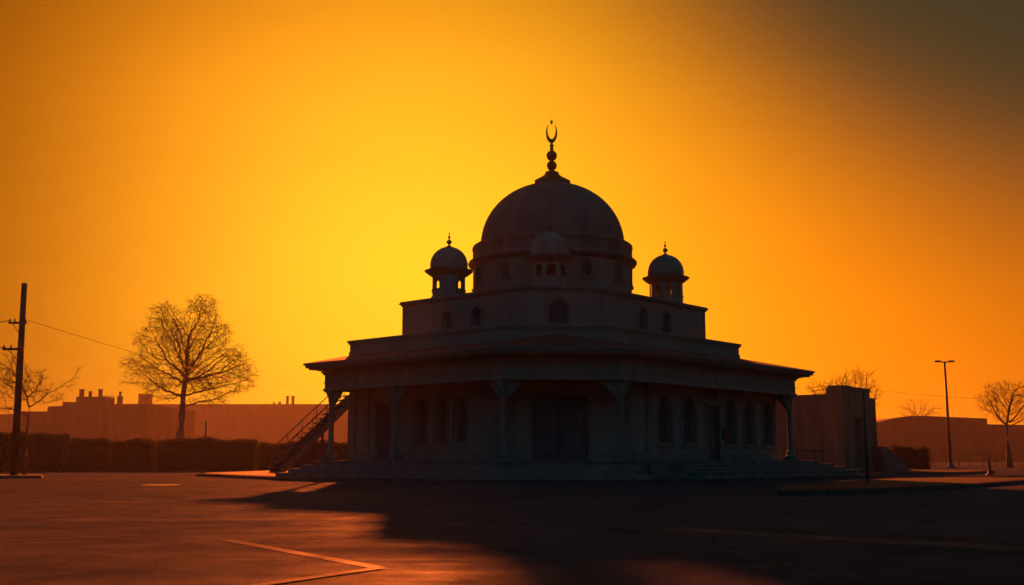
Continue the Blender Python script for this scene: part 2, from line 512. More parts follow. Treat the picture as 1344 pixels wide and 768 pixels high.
FZ = .79
b = MB(); b.prism(cham(-.12, -.12, 16.1, 13.25, 3.05), .145, FZ - .06); b.prism(cham(-.18, -.18, 16.15, 13.3, 3.06), FZ - .06, FZ)
b.build('platform', M['stone'], mosque, bevel=.012)
ns = 3; rise = (FZ - .145) / (ns + 1)
b = MB()
for i in range(1, ns + 1):
    e = .36 * i; zt = FZ - rise * i
    # left + chamfer flight as an L-shaped band
    o1 = [(3.02, -.18 - e), (3.02 , -.19), (-.19, 3.0), (-.19, 13.3 + e * .9), (-.18 - e, 13.3 + e * .9), (-.18 - e, 2.9 - e * .35), (2.9 - e * .35, -.18 - e)]
    o1 = o1[::-1]
    n = len(o1)
    b.prism(o1, .145 if i == ns else zt - rise, zt - .05); b.prism(inset(o1, -.02), zt - .05, zt)
b.build('front_steps', M['stone'], mosque, bevel=.01)
b = MB(); ns2 = 4; r2 = (FZ - .145) / (ns2 + 1)
for i in range(1, ns2 + 1):
    zt = FZ - .0 - r2 * (i - 1) - .01
    b.box(4.15 + .16 * i, 16.25 + .42 * i, -.19 - .42 * i - .05, -.192 - .42 * (i - 1) + .0, .145, zt - .045)
    b.box(4.12 + .16 * i, 16.28 + .42 * i, -.22 - .42 * i - .05, -.192 - .42 * (i - 1) + .0, zt - .045, zt)
    if i < ns2: b.box(16.26, 16.28 + .42 * i, -.19 - .42 * (i - 1), 3.0, .145, zt - .002)
b.build('side_steps', M['stone'], mosque, bevel=.008)

# main walls (behind the colonnade)
WZ = 4.39
fl, Ll = flat_fn((1.5, 13.0), (1.5, 4.4))       # left face (outside is toward -a)
fc_, Lc = flat_fn((1.5, 4.4), (5.0, .9))
fr, Lr = flat_fn((5.0, .9), (16.0, .9))
w = MB()
left_w = [(13.0 - 8.69, .70), (13.0 - 7.58, .70), (13.0 - 6.52, .70)]
holes_l = [(u, ww, 1.41, 3.22, .5) for u, ww in left_w] + [(13.0 - 10.87, .86, FZ, 3.0, 0)]
wall_mb(w, fl, Ll, FZ, WZ, holes_l)
door_u = Lc / 2 - .32
wall_mb(w, fc_, Lc, FZ, WZ, [(door_u, 2.05, FZ, 3.15, 0)])
right_w = [(6.94, .86), (8.65, .88), (11.83, .86), (13.37, .86), (14.99, .88)]
holes_r = [(a - 5.0, ww, 1.41, 3.25, .62) for a, ww in right_w] + [(10.44 - 5.0, .86, FZ, 2.94, 0)]
wall_mb(w, fr, Lr, FZ, WZ, holes_r)
fe, Le = flat_fn((16.0, .9), (16.0, 13.0)); wall_mb(w, fe, Le, .145, WZ, [])
fbk, Lb = flat_fn((16.0, 13.0), (1.5, 13.0)); wall_mb(w, fbk, Lb, .145, WZ, [])
w.build('wall', M['stucco'], mosque)
# skirting and pilasters
for fn, L_, hs in ((fl, Ll, holes_l), (fc_, Lc, [(door_u, 2.45, 0, 0, 0)]), (fr, Lr, holes_r)):
    cuts = sorted([(h[0] - h[1] / 2 - .1, h[0] + h[1] / 2 + .1) for h in hs if h[2] < FZ + .01])
    s = 0.02; w = MB()
    for c0, c1 in cuts + [(L_ - .02, L_)]:
        vs = [fn(u, z, d) for z in (FZ, FZ + .32) for u, d in ((s, -.045), (c0, -.045), (c0, .003), (s, .003))]
        w.add(vs, [(0, 3, 2, 1), (4, 5, 6, 7), (0, 1, 5, 4), (1, 2, 6, 5), (2, 3, 7, 6), (3, 0, 4, 7)]); s = c1
        w.build('skirting', M['trim'], mosque, bevel=.008); w = MB()
for fn, u, hw in ((fr, .74, .06), (fr, 10.72, .16), (fl, .22, .2), (fl, 1.25, .05), (fl, Ll - .25, .16), (fc_, .3, .12), (fc_, Lc - .3, .12)):
    w = MB(); vs = [fn(uu, z, d) for z in (FZ + .322, 3.9) for uu, d in ((u - hw, -.07), (u + hw, -.07), (u + hw, .003), (u - hw, .003))]
    w.add(vs, [(0, 3, 2, 1), (4, 5, 6, 7), (0, 1, 5, 4), (1, 2, 6, 5), (2, 3, 7, 6), (3, 0, 4, 7)])
    w.build('pilaster', M['trim'], mosque, bevel=.008)
for u, ww in left_w: arched_window(mosque, fl, u, ww, 1.41, 3.22, .5)
for a, ww in right_w: arched_window(mosque, fr, a - 5.0, ww, 1.41, 3.25, .62)


def door(fn, uc, w_, zt, leaves, name='door', frame_w=.12):
    f = MB()
    hw = w_ / 2
    def bx(mb, u0, u1, z0, z1, d0, d1):
        vs = [fn(uc + u, z, d) for z in (z0, z1) for u, d in ((u0, d0), (u1, d0), (u1, d1), (u0, d1))]
        mb.add(vs, [(0, 3, 2, 1), (4, 5, 6, 7), (0, 1, 5, 4), (1, 2, 6, 5), (2, 3, 7, 6), (3, 0, 4, 7)])
    bx(f, -hw - frame_w, -hw, FZ + .002, zt, -.05, .12); bx(f, hw, hw + frame_w, FZ + .002, zt, -.05, .12)
    bx(f, -hw - frame_w - .05, hw + frame_w + .05, zt, zt + .14, -.08, .12)
    lw = w_ / leaves
    d = MB()
    for k in range(leaves):
        u0 = -hw + lw * k + .012; u1 = u0 + lw - .024
        bx(d, u0, u1, FZ + .01, zt - .01, .12, .165)
        for z0, z1 in ((FZ + .15, FZ + .85), (FZ + 1.0, zt - .55), (zt - .45, zt - .12)):
            bx(d, u0 + .1, u1 - .1, z0, z1, .095, .121)
            bx(d, u0 + .16, u1 - .16, z0 + .06, z1 - .06, .08, .096)
    do = d.build(name, M['wood'], mosque, bevel=.006)
    f.build('door_frame', M['trim'], do)
    h = MB()
    for s in ((-1, 1) if leaves == 2 else (-1,)):
        u = s * .07 if leaves == 2 else hw - .1
        h.tube([fn(uc + u, FZ + .95, .06), fn(uc + u, FZ + .95, .03), fn(uc + u, FZ + 1.2, .03), fn(uc + u, FZ + 1.2, .06)], .012)
    h.build('handle', M['brass'], do)
    return do


door(fc_, door_u, 2.05, 3.15, 2)
door(fr, 5.44, .86, 2.94, 1)
door(fl, 13.0 - 10.87, .86, 3.0, 1)
b = MB(); P0 = fr(11.28 - 5.0 - .17, 1.66, -.10); P1 = fr(11.28 - 5 + .17, 2.07, .003)
b.box(P0[0], P1[0], P0[1], P1[1], P0[2], P1[2]); b.box(P0[0] - .02, P1[0] + .02, P0[1] - .03, P1[1], P1[2], P1[2] + .03)
b.build('letter_box', M['iron'], mosque, bevel=.006)
b = MB(); c = fr(10.44 - 5.0, 3.35, -.12)
b.lathe([(.03, c[2] + .28), (.07, c[2] + .25), (.12, c[2] + .18), (.1, c[2] + .14), (.08, c[2]), (.03, c[2] - .05)], c[0], c[1], 8); b.beam((c[0], c[1], c[2] + .22), (c[0], .9, c[2] + .22), .03, .03)
b.build('wall_lantern', M['iron'], mosque)

# columns
def column_parts(a, b_, dirs, label=None):
    t = MB()
    t.lathe([(.085, FZ + .40), (.125, FZ + .5), (.115, FZ + .62), (.108, FZ + 1.2), (.10, 3.02), (.12, 3.05), (.12, 3.09), (.10, 3.12)], a, b_, 20)
    o = t.build('column', M['trim'], mosque)
    base = MB(); base.box(a - .24, a + .24, b_ - .24, b_ + .24, FZ, FZ + .12)
    base.lathe([(.22, FZ + .12), (.235, FZ + .16), (.22, FZ + .20), (.17, FZ + .22), (.16, FZ + .27), (.185, FZ + .30), (.175, FZ + .34), (.12, FZ + .42), (.1, FZ + .5)], a, b_, 20)
    base.build('column_base', M['trim'], o)
    cap = MB(); cap.lathe([(.11, 3.10), (.15, 3.16), (.13, 3.22), (.17, 3.36), (.24, 3.50), (.24, 3.54)], a, b_, 20); cap.box(a - .23, a + .23, b_ - .23, b_ + .23, 3.538, 3.66)
    cap.build('capital', M['trim'], o)
    br = MB()
    for dx, dy, ln in dirs:
        # scalloped bracket
        H, W_ = .78, ln
        out = [(.05, 0.0), (W_, 0.0)]
        nsc = 5
        for k in range(nsc):
            t0, t1 = k / nsc, (k + 1) / nsc
            p0 = (W_ * (1 - t0) ** 1.25, -H * t0 ** .8); p1 = (W_ * (1 - t1) ** 1.25 + .03 * (1 - t1), -H * t1 ** .8)
            mx_, my_ = (p0[0] + p1[0]) / 2, (p0[1] + p1[1]) / 2
            out += [(p0[0], p0[1] - .035), (mx_ + .045, my_ - .045), (p1[0] + .03, p1[1] - .0)]
        out += [(.05, -H - .02)]
        br.plate(out, (a, b_, 3.63), (dx, dy, 0), (0, 0, 1), .13)
    br.build('bracket', M['trim'], o)
    return o


q = math.sqrt(.5)
column_parts(.22, 12.62, [(0, -1, .62), (1, 0, .34)])
column_parts(.22, 8.76, [(0, 1, .62), (0, -1, .62)])
column_parts(.22, 3.18, [(0, 1, .62), (q, -q, .75)])
column_parts(3.18, .22, [(1, 0, .62), (-q, q, .75)])
column_parts(15.70, .22, [(-1, 0, .6), (0, 1, .6)])

# entablature ring beam with mouldings, and porch ceiling
def ring(mb, outer, inner, z0, z1):
    n = len(outer)
    V = [(*p, z) for z in (z0, z1) for p in outer] + [(*p, z) for z in (z0, z1) for p in inner]
    f = []
    for i in range(n):
        j = (i + 1) % n
        f += [(i, j, n + j, n + i), (2 * n + i, 3 * n + i, 3 * n + j, 2 * n + j), (i, 2 * n + i, 2 * n + j, j), (n + i, n + j, 3 * n + j, 3 * n + i)]
    mb.add(V, f)


ent = cham(0, 0, 15.92, 12.84, 3.06)
b = MB()
ring(b, ent, inset(ent, .42), 3.62, 4.32)
for z0, z1, e in ((3.60, 3.68, .05), (3.90, 3.95, .035), (4.24, 4.32, .06), (4.32, 4.38, .12)):
    ring(b, inset(ent, -e), inset(ent, .05), z0 + .001, z1)
b.build('entablature', M['stucco'], mosque, bevel=.008)
# dentils pattern inside a small part
eav = [(2.54, -.56), (16.79, -.54), (16.79, 13.28), (-.78, 13.28), (-.78, 2.76)]
b = MB()
ring(b, inset(eav, .42), inset(eav, 2.6), 4.385, 4.43)
ring(b, inset(eav, .16), inset(eav, .9), 4.43, 4.50)
ring(b, inset(eav, .06), inset(eav, .9), 4.50, 4.61)
ring(b, inset(eav, .0), inset(eav, .9), 4.61, 4.70)
rnd = random.Random(4)
n = len(eav)
b.build('eaves', M['trim'], mosque, bevel=.01)
par = [(3.97, 1.31), (13.42, 1.31), (13.42, 12.90), (1.34, 12.90), (1.34, 3.94)]
V = [(*p, 4.702) for p in inset(eav, .02)] + [(*p, 5.17) for p in inset(par, .08)]
# gentle gablet over the chamfered entrance
peak = len(V); V.append((2.75, 2.72, 5.42))
mideave = len(V); V.append(((2.54 - .78) / 2, (2.76 - .56) / 2, 4.702))
f = [(0, 1, 6, 5), (1, 2, 7, 6), (2, 3, 8, 7), (3, 4, 9, 8), (4, mideave, peak, 9), (mideave, 0, 5, peak), (5, 6, 7, 8, 9, peak)]
b = MB(); b.add(V, f)
b.build('roof', M['tile'], mosque)
# parapet with re-entrant near corner
parn = [(3.97, 1.31), (13.42, 1.31), (13.42, 12.90), (1.34, 12.90), (1.34, 3.94), (2.95, 2.93)]
b = MB()
ring(b, parn, inset(parn, .25), 5.08, 5.60)
ring(b, inset(parn, -.05), inset(parn, .20), 5.60, 5.68); ring(b, inset(parn, -.09), inset(parn, .27), 5.68, 5.77)
ring(b, inset(parn, -.03), inset(parn, .1), 5.14, 5.30)
b.prism(inset(parn, .251), 5.20, 5.30)
b.build('parapet', M['stucco'], mosque, bevel=.01)

# upper tier
T = (2.65, 2.45, 12.6, 11.1, 1.8); tp = cham(*T)
w = MB()
t_l, t_Ll = flat_fn((2.65, 11.1), (2.65, 4.25)); t_c, t_Lc = flat_fn((2.65, 4.25), (4.45, 2.45)); t_r, t_Lr = flat_fn((4.45, 2.45), (12.6, 2.45))
hl = [(11.1 - 8.37, .5, 6.05, 6.77, .25), (11.1 - 6.75, .5, 6.05, 6.77, .25)]
hc = [(t_Lc / 2, .78, 5.92, 6.85, .36)]
hr = [(7.86 - 4.45, .52, 6.0, 6.85, .28), (9.54 - 4.45, .52, 6.0, 6.85, .28)]
wall_mb(w, t_l, t_Ll, 5.29, 7.2, hl); wall_mb(w, t_c, t_Lc, 5.29, 7.2, hc); wall_mb(w, t_r, t_Lr, 5.29, 7.2, hr)
f1, l1 = flat_fn((12.6, 2.45), (12.6, 11.1)); wall_mb(w, f1, l1, 5.29, 7.2, [])
f1, l1 = flat_fn((12.6, 11.1), (2.65, 11.1)); wall_mb(w, f1, l1, 5.29, 7.2, [])
to = w.build('upper_tier', M['stucco'], mosque)
for fn, H in ((t_l, hl), (t_c, hc), (t_r, hr)):
    for u, ww, zb, zt, rs in H: arched_window(mosque, fn, u, ww, zb, zt, rs, bars=2)
b = MB()
b.prism(inset(tp, -.05), 7.195, 7.27); b.prism(inset(tp, -.11), 7.27, 7.33); b.prism(inset(tp, -.08), 7.33, 7.39)
b.build('tier_cornice', M['trim'], mosque, bevel=.01)

# drum and dome
DA, DB = 7.45, 6.85
def cyl_fn(r):
    def fn(u, z, dep):
        a = u / r
        return (DA + (r - dep) * math.cos(a), DB + (r - dep) * math.sin(a), z)
    return fn
RD = 3.40
w = MB(); per = 2 * PI * RD; nwin = 12
hd = []
for k in range(nwin):
    ang = R(-131.7 + 15 + 30 * k) % (2 * PI)      # two windows flank the porch axis
    hd.append((ang * RD, .42, 8.12, 8.78, .21))
def wrapped(fn):
    return fn
wall_mb(w, cyl_fn(RD), per, 7.385, 9.0, hd, step=.28, thick=.2, ends=False)
w.build('drum', M['stucco'], mosque)
for u, ww, zb, zt, rs in hd: arched_window(mosque, cyl_fn(RD), u, ww, zb, zt, rs, bars=1, dep=.14, frame=.04)
b = MB()
b.lathe([(3.3, 8.9), (3.42, 8.93), (3.47, 8.98), (3.60, 9.04), (3.64, 9.12), (3.62, 9.17), (3.50, 9.20), (3.46, 9.26), (3.44, 9.30), (3.44, 9.72), (3.47, 9.76), (3.45, 9.84), (3.36, 9.90), (3.15, 9.93), (2.9, 9.94)], DA, DB, 96)
b.build('drum_cornice', M['dome'], mosque)
prof = []
for i in range(33):
    t = i / 32 * PI / 2
    prof.append((3.12 * math.cos(t) ** .94, 9.90 + 2.80 * math.sin(t)))
b = MB(); b.lathe([(3.12, 9.86)] + prof, DA, DB, 96)
dome = b.build('dome', M['dome'], mosque)


def crescent(mb, cx, cy, cz, w, h, thick, dirx):
    outer, inner = [], []
    for i in range(33):
        t = R(-238) + R(296) * i / 32
        outer.append((w / 2 * math.cos(t), h / 2 * math.sin(t) - .0))
        k = math.sin(PI * i / 32) ** .8
        inner.append(((w / 2 - .115 * k * w / .48) * math.cos(t), (h / 2 - .17 * k * h / .9) * math.sin(t) + .0))
    mb.plate([(x, y) for x, y in outer] + [(x, y) for x, y in inner[::-1]], (cx, cy, cz), dirx, (0, 0, 1), thick)


# the finial faces the porch axis
ux, uy = math.cos(-ROT), math.sin(-ROT)          # local direction that runs across the view
fb = MB()
fb.lathe([(.60, 12.5), (.84, 12.64), (.84, 12.80), (.74, 12.86), (.46, 13.02), (.35, 13.10), (.30, 13.24), (.14, 13.30), (.08, 13.34)], DA, DB, 8, smooth=False, rot=R(22.5))
fin = fb.build('finial', M['brass'], dome, bevel=.01)
fb = MB()
def ball(mb, cx, cy, cz, r, n=20):
    mb.lathe([(r * math.sin(PI * i / 12), cz - r * math.cos(PI * i / 12)) for i in range(13)], cx, cy, n)
ball(fb, DA, DB, 13.54, .225); ball(fb, DA, DB, 13.99, .235)
fb.lathe([(.05, 13.3), (.05, 14.3), (.1, 14.26), (.06, 14.36), (.11, 14.44), (.05, 14.52), (.04, 14.60)], DA, DB, 12)
# fold crescent, balls and star into the finial's own mesh so depth stays at sub-part
crescent(fb, DA, DB, 15.03, .50, .92, .07, (ux, uy, 0))
star = []
for i in range(10):
    rr = .135 if i % 2 == 0 else .055
    star.append((rr * .62 * math.cos(PI / 2 + i * PI / 5), rr * 1.15 * math.sin(PI / 2 + i * PI / 5)))
fb.plate(star, (DA + .0 * ux, DB + .0 * uy, 15.52), (ux, uy, 0), (0, 0, 1), .05)
fb.build('crescent_ornament', M['brass'], dome)


def turret(a, b_, label, cw=0, sw=.25):
    t = MB(); z0, z1 = 7.386, 8.46
    n = 8; r = .74; ap = r * math.cos(PI / 8)
    for k in range(n):
        c0 = R(45 * k - 22.5); c1 = R(45 * k + 22.5)
        p = (a + r * math.cos(c0), b_ + r * math.sin(c0)); q_ = (a + r * math.cos(c1), b_ + r * math.sin(c1))
        fn, L_ = flat_fn(p, q_)
        wall_mb(t, fn, L_, z0 + .001, z1, ([(L_ / 2, cw if k in (1, 5) else sw, 7.86, 8.34, .12)] if cw or k not in (1, 5) else []), thick=.10)
    t.prism([(a + .8 * math.cos(R(45 * k - 22.5)), b_ + .8 * math.sin(R(45 * k - 22.5))) for k in range(8)], z0, z0 + .14)
    t.prism([(a + .775 * math.cos(R(45 * k - 22.5)), b_ + .775 * math.sin(R(45 * k - 22.5))) for k in range(8)], 7.77, 7.83)
    o = t.build('turret', M['turret'], mosque)
    o['label'] = label
    e = MB(); e.lathe([(.70, 8.40), (.80, 8.46), (.93, 8.56), (1.02, 8.63), (1.03, 8.66), (.95, 8.69), (.80, 8.70), (.76, 8.75), (.3, 8.76)], a, b_, 32)
    e.build('turret_eave', M['trim'], o)
    d = MB(); pr_ = [(.75, 8.73)]
    for i in range(21):
        tt = R(-14) + (PI / 2 + R(14)) * i / 20
        pr_.append((.795 * math.cos(tt), 8.90 + .80 * math.sin(tt)))
    d.lathe(pr_, a, b_, 40); d.build('turret_dome', M['turret'], o)
    f_ = MB()
    f_.lathe([(.16, 9.66), (.12, 9.72), (.05, 9.76), (.03, 9.8), (.10, 9.86), (.12, 9.91), (.09, 9.97), (.03, 10.0), (.02, 10.04), (.055, 10.09), (.055, 10.13), (.015, 10.18), (.01, 10.22), (.035, 10.26), (.01, 10.30), (.004, 10.42)], a, b_, 14)
    f_.build('turret_finial', M['brass'], o)
    return o


turret(3.7, 9.4, 'corner turret with see-through arches at the left end of the upper tier')
turret(4.2, 4.3, 'dark turret in front of the big dome over the entrance', .36, .33)
turret(11.3, 3.6, 'corner turret with see-through arches at the right end of the upper tier', .2, .25)
# rear wing that carries the stair landing
w = MB()
rw = [(11.7, 13.0), (16.0, 13.0), (16.0, 23.9), (11.7, 23.9)]
ring(w, rw, inset(rw, .25), .145, 4.45); w.prism(inset(rw, -.1), 4.45, 4.62)
w.build('rear_wing', M['stucco'], mosque, bevel=.01)

# ------------------------------------------------------------------ outdoor staircase
st = empty('outdoor_staircase', (*AB(6.35, 24.75), .145), ROT)
tag(st, 'straight outdoor concrete staircase with thin handrails climbing behind the porch', 'staircase')
NS, GO, RI, SW = 16, .315, .262, .95
for sd_ in (-1, 1):
    b = MB(); b.plate([(0, 0), (.32, 0), (GO * NS, RI * NS - .27), (GO * NS, RI * NS + .02), (GO * .2, RI * .9), (0, RI * .7)], (0, sd_ * (SW / 2 - .03), 0), (1, 0, 0), (0, 0, 1), .06)
    b.build('stringer', M['concrete'], st, bevel=.008)
b = MB(); b.plate([(.1, 0), (.32, 0), (GO * NS - .01, RI * NS - .24), (GO * NS - .01, RI * NS - .16)], (0, 0, 0), (1, 0, 0), (0, 0, 1), SW - .125); b.build('soffit', M['concrete'], st)
for i in range(NS):
    b = MB(); b.box(GO * i - .04, GO * (i + 1) - .01, -SW / 2 - .05, SW / 2 + .05, RI * (i + 1) - .045, RI * (i + 1) + .02); b.build('tread', M['concrete'], st, bevel=.008)
b = MB(); b.box(GO * NS, GO * NS + 1.6, -SW / 2 - .03, SW / 2 + .03, RI * NS - .2, RI * NS + .04); b.build('landing', M['concrete'], st)
for x, z in ((2.75, RI * 8.2), (GO * NS + .2, RI * NS - .2), (GO * NS + 1.4, RI * NS - .2)):
    for s in (-1, 1): b = MB(); b.box(x - .05, x + .05, s * .40 - .05, s * .40 + .05, 0, z); b.build('support_post', M['iron'], st)
for s in (-1, 1):
    b = MB(); y = s * (SW / 2 - .04)
    top = [(GO * .4, y, RI + 1.0)] + [(GO * NS, y, RI * NS + 1.0), (GO * NS + 1.5, y, RI * NS + 1.0)]
    b.tube(top, .028, 8)
    b.tube([(GO * .4, y, RI + .45), (GO * NS, y, RI * NS + .45)], .013, 6)
    for i in range(0, NS + 1, 3):
        b.tube([(GO * (i + .4), y, RI * (i + 1)), (GO * (i + .4), y, RI * (i + 1) + 1.0)], .02, 6)
    b.build('handrail', M['iron'], st)

# ------------------------------------------------------------------ annex
anx, any_ = xat(1109.5, 62.0), 62.0
an = empty('annex_block', (anx, any_, 0), ROT)
tag(an, 'plain low rendered block with a raised notched entrance tower right of the mosque', 'building')
ZL, ZT_ = zat(518.0, 62.4), zat(507.5, 62)
w = MB()
fA, LA = flat_fn((.12, 9.0), (.12, .9)); wall_mb(w, fA, LA, .1, ZL, [])
fB, LB = flat_fn((3.9, .1), (4.75, .1)); wall_mb(w, fB, LB, .1, ZL - .12, [])
fC, LC = flat_fn((4.75, .1), (4.75, 9.0)); wall_mb(w, fC, LC, .1, ZL - .12, [])
fD, LD = flat_fn((4.75, 9.0), (.12, 9.0)); wall_mb(w, fD, LD, .1, ZL - .12, [])
w.prism([(.14, .5), (4.74, .5), (4.74, 8.98), (.14, 8.98)], ZL - .35, ZL - .25)
w.build('wall', M['annex'], an)
w = MB()
fE, LE = flat_fn((0, 0), (3.75, 0)); wall_mb(w, fE, LE, .1, ZT_ - .45, [(1.95, 1.15, .35, zat(548, 63.5), 0)], thick=.45)
w.box(0, .24, .0 + .451, .86, .1, ZT_ - .45); w.box(3.51, 3.75, .451, .86, .1, ZT_ - .45)
w.box(0, 1.28, 0, .24, ZT_ - .45, ZT_ + .02); w.box(1.42, 3.75, 0, .24, ZT_ - .45, ZT_ - .02)
w.box(0, .24, .24, .86, ZT_ - .45, ZT_ + .02); w.box(3.51, 3.75, .24, .86, ZT_ - .45, ZT_ - .02)
w.box(0, 3.75, .861, 1.0, .1, ZT_ - .02)
w.build('entrance_tower', M['annex'], an, bevel=.015)
b = MB(); b.box(-.04, 1.31, -.05, .28, ZT_ + .02, ZT_ + .09); b.box(1.39, 3.79, -.05, .28, ZT_ - .02, ZT_ + .05); b.box(-.04, .28, .28, .9, ZT_ + .02, ZT_ + .09)
b.box(3.8, 4.8, .06, .4, ZL - .12, ZL - .05); b.box(.06, .42, 1.01, 9.04, ZL, ZL + .06)
b.build('coping', M['trim'], an, bevel=.01)
b = MB(); b.box(1.39, 2.51, .28, .33, .36, zat(548, 63.5) - .02)
for z0, z1 in ((.5, 1.2), (1.35, 2.3)):
    for x0 in (1.47, 2.0): b.box(x0, x0 + .42, .262, .281, z0, z1)
b.build('door', M['wood'], an)
b = MB()
for i in range(6):
    e = .42 * i
    b.box(3.95, 5.1 + .36 * i, -.4 - .12 * i - (0.0), .08, .02, 1.55 - .25 * i)
b.build('steps', M['concrete'], an, bevel=.02)
b = MB(); b.prism(inset([(-.0, 0), (4.75, .1), (4.75, 9), (.1, 9)], -.12), .0, .2)
b.build('plinth', M['concrete'], an)

# low railing between mosque and annex
rl = empty('low_railing', (xat(1047, 57), 57, 0), R(-6))
tag(rl, 'low metal railing in front of the plain block beside the porch column', 'railing')
b = MB()
for i in range(4):
    b.tube([(i * .42, 0, .1), (i * .42, 0, 1.28)], .025)
b.build('post', M['iron'], rl)
b = MB(); b.tube([(-.02, 0, 1.28), (1.28, 0, 1.28)], .025); b.tube([(-.02, 0, .35), (1.28, 0, .35)], .018)
for i in range(1, 13): b.tube([(i * .1, 0, .35), (i * .1, 0, 1.28)], .006, 4)
b.build('rail', M['iron'], rl)

# ------------------------------------------------------------------ far warehouses
def warehouse(name, x0, x1, y0, y1, prof, label, grp=None):
    """prof: roof height points along the front"""
    o = empty(name, (x0, y0, 0)); tag(o, label, 'warehouse')
    n = len(prof); D = y1 - y0
    b = MB()
    V = [(x - x0, 0, z) for x, z in prof] + [(x - x0, D, z) for x, z in prof] + [(prof[-1][0] - x0, 0, 0), (0 + prof[0][0] - x0, 0, 0), (prof[-1][0] - x0, D, 0), (prof[0][0] - x0, D, 0)]
    f = [tuple(list(range(n)) + [2 * n, 2 * n + 1]), tuple(list(range(n, 2 * n)) + [2 * n + 2, 2 * n + 3])]
    f += [(0, n, 2 * n + 3, 2 * n + 1), (n - 1, 2 * n - 1, 2 * n + 2, 2 * n)]
    b.add(V, f)
    # pilaster strips and shallow bays
    step = 14.0; x = prof[0][0] + step
    while x < prof[-1][0] - 1:
        z = np.interp(x, [p[0] for p in prof], [p[1] for p in prof]) - .5
        b.box(x - x0 - .2, x - x0 + .2, -.15, -.004, 0, z); x += step
    b.build('wall', M['warehouse'], o)
    r = MB()
    V = []
    for d in (-.18, D + .15):
        V += [(x - x0, d, z + .02) for x, z in prof] + [(x - x0, d, z + .22) for x, z in prof]
    f = []
    for i in range(n - 1):
        f += [(i, i + 1, n + i + 1, n + i), (2 * n + i, 2 * n + i + 1, 3 * n + i + 1, 3 * n + i), (n + i, n + i + 1, 3 * n + i + 1, 3 * n + i), (i, i + 1, 2 * n + i + 1, 2 * n + i)]
    f += [(0, n, 3 * n, 2 * n), (n - 1, 2 * n - 1, 4 * n - 1, 3 * n - 1)]
    r.add(V, f); ro = r.build('roof', M['flatroof'], o)
    return o, ro


YB = 560.0
XB = lambda u: xat(u, YB)
wb, wbr = warehouse('warehouse', XB(150), XB(760), YB, YB + 60, [(XB(150), zat(531, YB)), (XB(760), zat(531, YB))],
                    'long hazy flat-roofed warehouse behind the big bare tree')
YW = 330.0
X = lambda u: xat(u, YW)
Zw = lambda v: zat(v, YW)
wo, wr = warehouse('chimney_warehouse', X(16), X(190), YW, YW + 50, [(X(16), Zw(541)), (X(58), Zw(541)), (X(58.5), Zw(534.5)), (X(130), Zw(531.5)), (X(190), Zw(531))],
                   'hazy flat-roofed building with a cluster of chimneys behind the left hedge')
lx, ly = X(16), YW
b = MB()
b.box(X(94) - lx, X(135) - lx, .6, 7, Zw(531.5), Zw(520.5)); b.box(X(76) - lx, X(94) - lx, .7, 3.0, Zw(533), Zw(527.5)); b.box(X(135.2) - lx, X(140) - lx, .7, 3.0, Zw(531.5), Zw(525.5))
b.build('roof_house', M['warehouse'], wo)
def stack(u0, u1, vt, vb, cap=True, round_=False):
    b = MB(); cx = (X(u0) + X(u1)) / 2 - lx; hw = (X(u1) - X(u0)) / 2; zt, zb = Zw(vt), Zw(vb)
    if round_: b.lathe([(hw * .8, zb), (hw * .8, zt - .3), (hw * 1.15, zt - .25), (hw * 1.0, zt - .12), (hw * .5, zt)], cx, 1.6, 12)
    else:
        b.box(cx - hw * .72, cx + hw * .72, 1.2, 1.2 + hw * .9, zb, zt - .25)
        b.box(cx - hw, cx + hw, 1.1, 1.3 + hw * .9, zt - .25, zt - .08); b.box(cx - hw * .8, cx + hw * .8, 1.2, 1.2 + hw * .9, zt - .08, zt)
    b.build('chimney', M['warehouse'], wr)
stack(95.5, 103, 510.5, 520.6); stack(108, 113.5, 513, 520.6, round_=True); stack(121, 127.5, 510.5, 520.6); stack(146, 155, 520, 531.2); stack(148.5, 152.5, 513.5, 520.2, round_=True)
for u0, u1, vt in ((371, 375.5, 519.5), (378, 383, 519.5), (361, 365, 527), (354, 357, 527.5)):
    b = MB(); hw = (XB(u1) - XB(u0)) / 2; cx = (XB(u0) + XB(u1)) / 2 - XB(150); zt = zat(vt, YB)
    b.lathe([(hw * .8, zat(531.2, YB)), (hw * .8, zt - .5), (hw * 1.1, zt - .4), (hw, zt - .1), (hw * .5, zt)], cx, 3, 12); b.build('chimney', M['warehouse'], wbr)
b = MB(); bx_ = XB(150); b.box(XB(172) - bx_, XB(186) - bx_, 6, 12, zat(531.4, YB), zat(517, YB)); b.box(XB(171.4) - bx_, XB(186.6) - bx_, 5.8, 12.2, zat(517, YB), zat(516, YB)); b.build('lift_housing', M['warehouse'], wb)
b = MB()
for u in (135, 139.5, 144): b.tube([(X(u) - lx, .5, Zw(531)), (X(u) - lx, .5, Zw(519.5))], .08)
b.tube([(X(127) - lx, .5, Zw(519.8)), (X(145) - lx, .5, Zw(519.8))], .10); b.build('roof_rail', M['iron'], wo)
w2, _ = warehouse('low_shed', xat(-90, 440), xat(30, 440), 440, 480, [(xat(-90, 440), zat(546, 440)), (xat(30, 440), zat(544, 440))], 'low hazy shed at the far left behind the hedge')
YR = 285.0
XR = lambda u: xat(u, YR)
prof = [(XR(960), zat(566, YR)), (XR(1100), zat(562, YR)), (XR(1152), zat(555.5, YR)), (XR(1175), zat(550.5, YR)), (XR(1195), zat(547.3, YR)), (XR(1215), zat(546.8, YR)), (XR(1240), zat(548, YR)), (XR(1299), zat(550.5, YR))]
w3, r3 = warehouse('curved_roof_warehouse', XR(960), XR(1299), YR, YR + 60, prof, 'hazy warehouse with a shallow curved roof behind the street lamp')
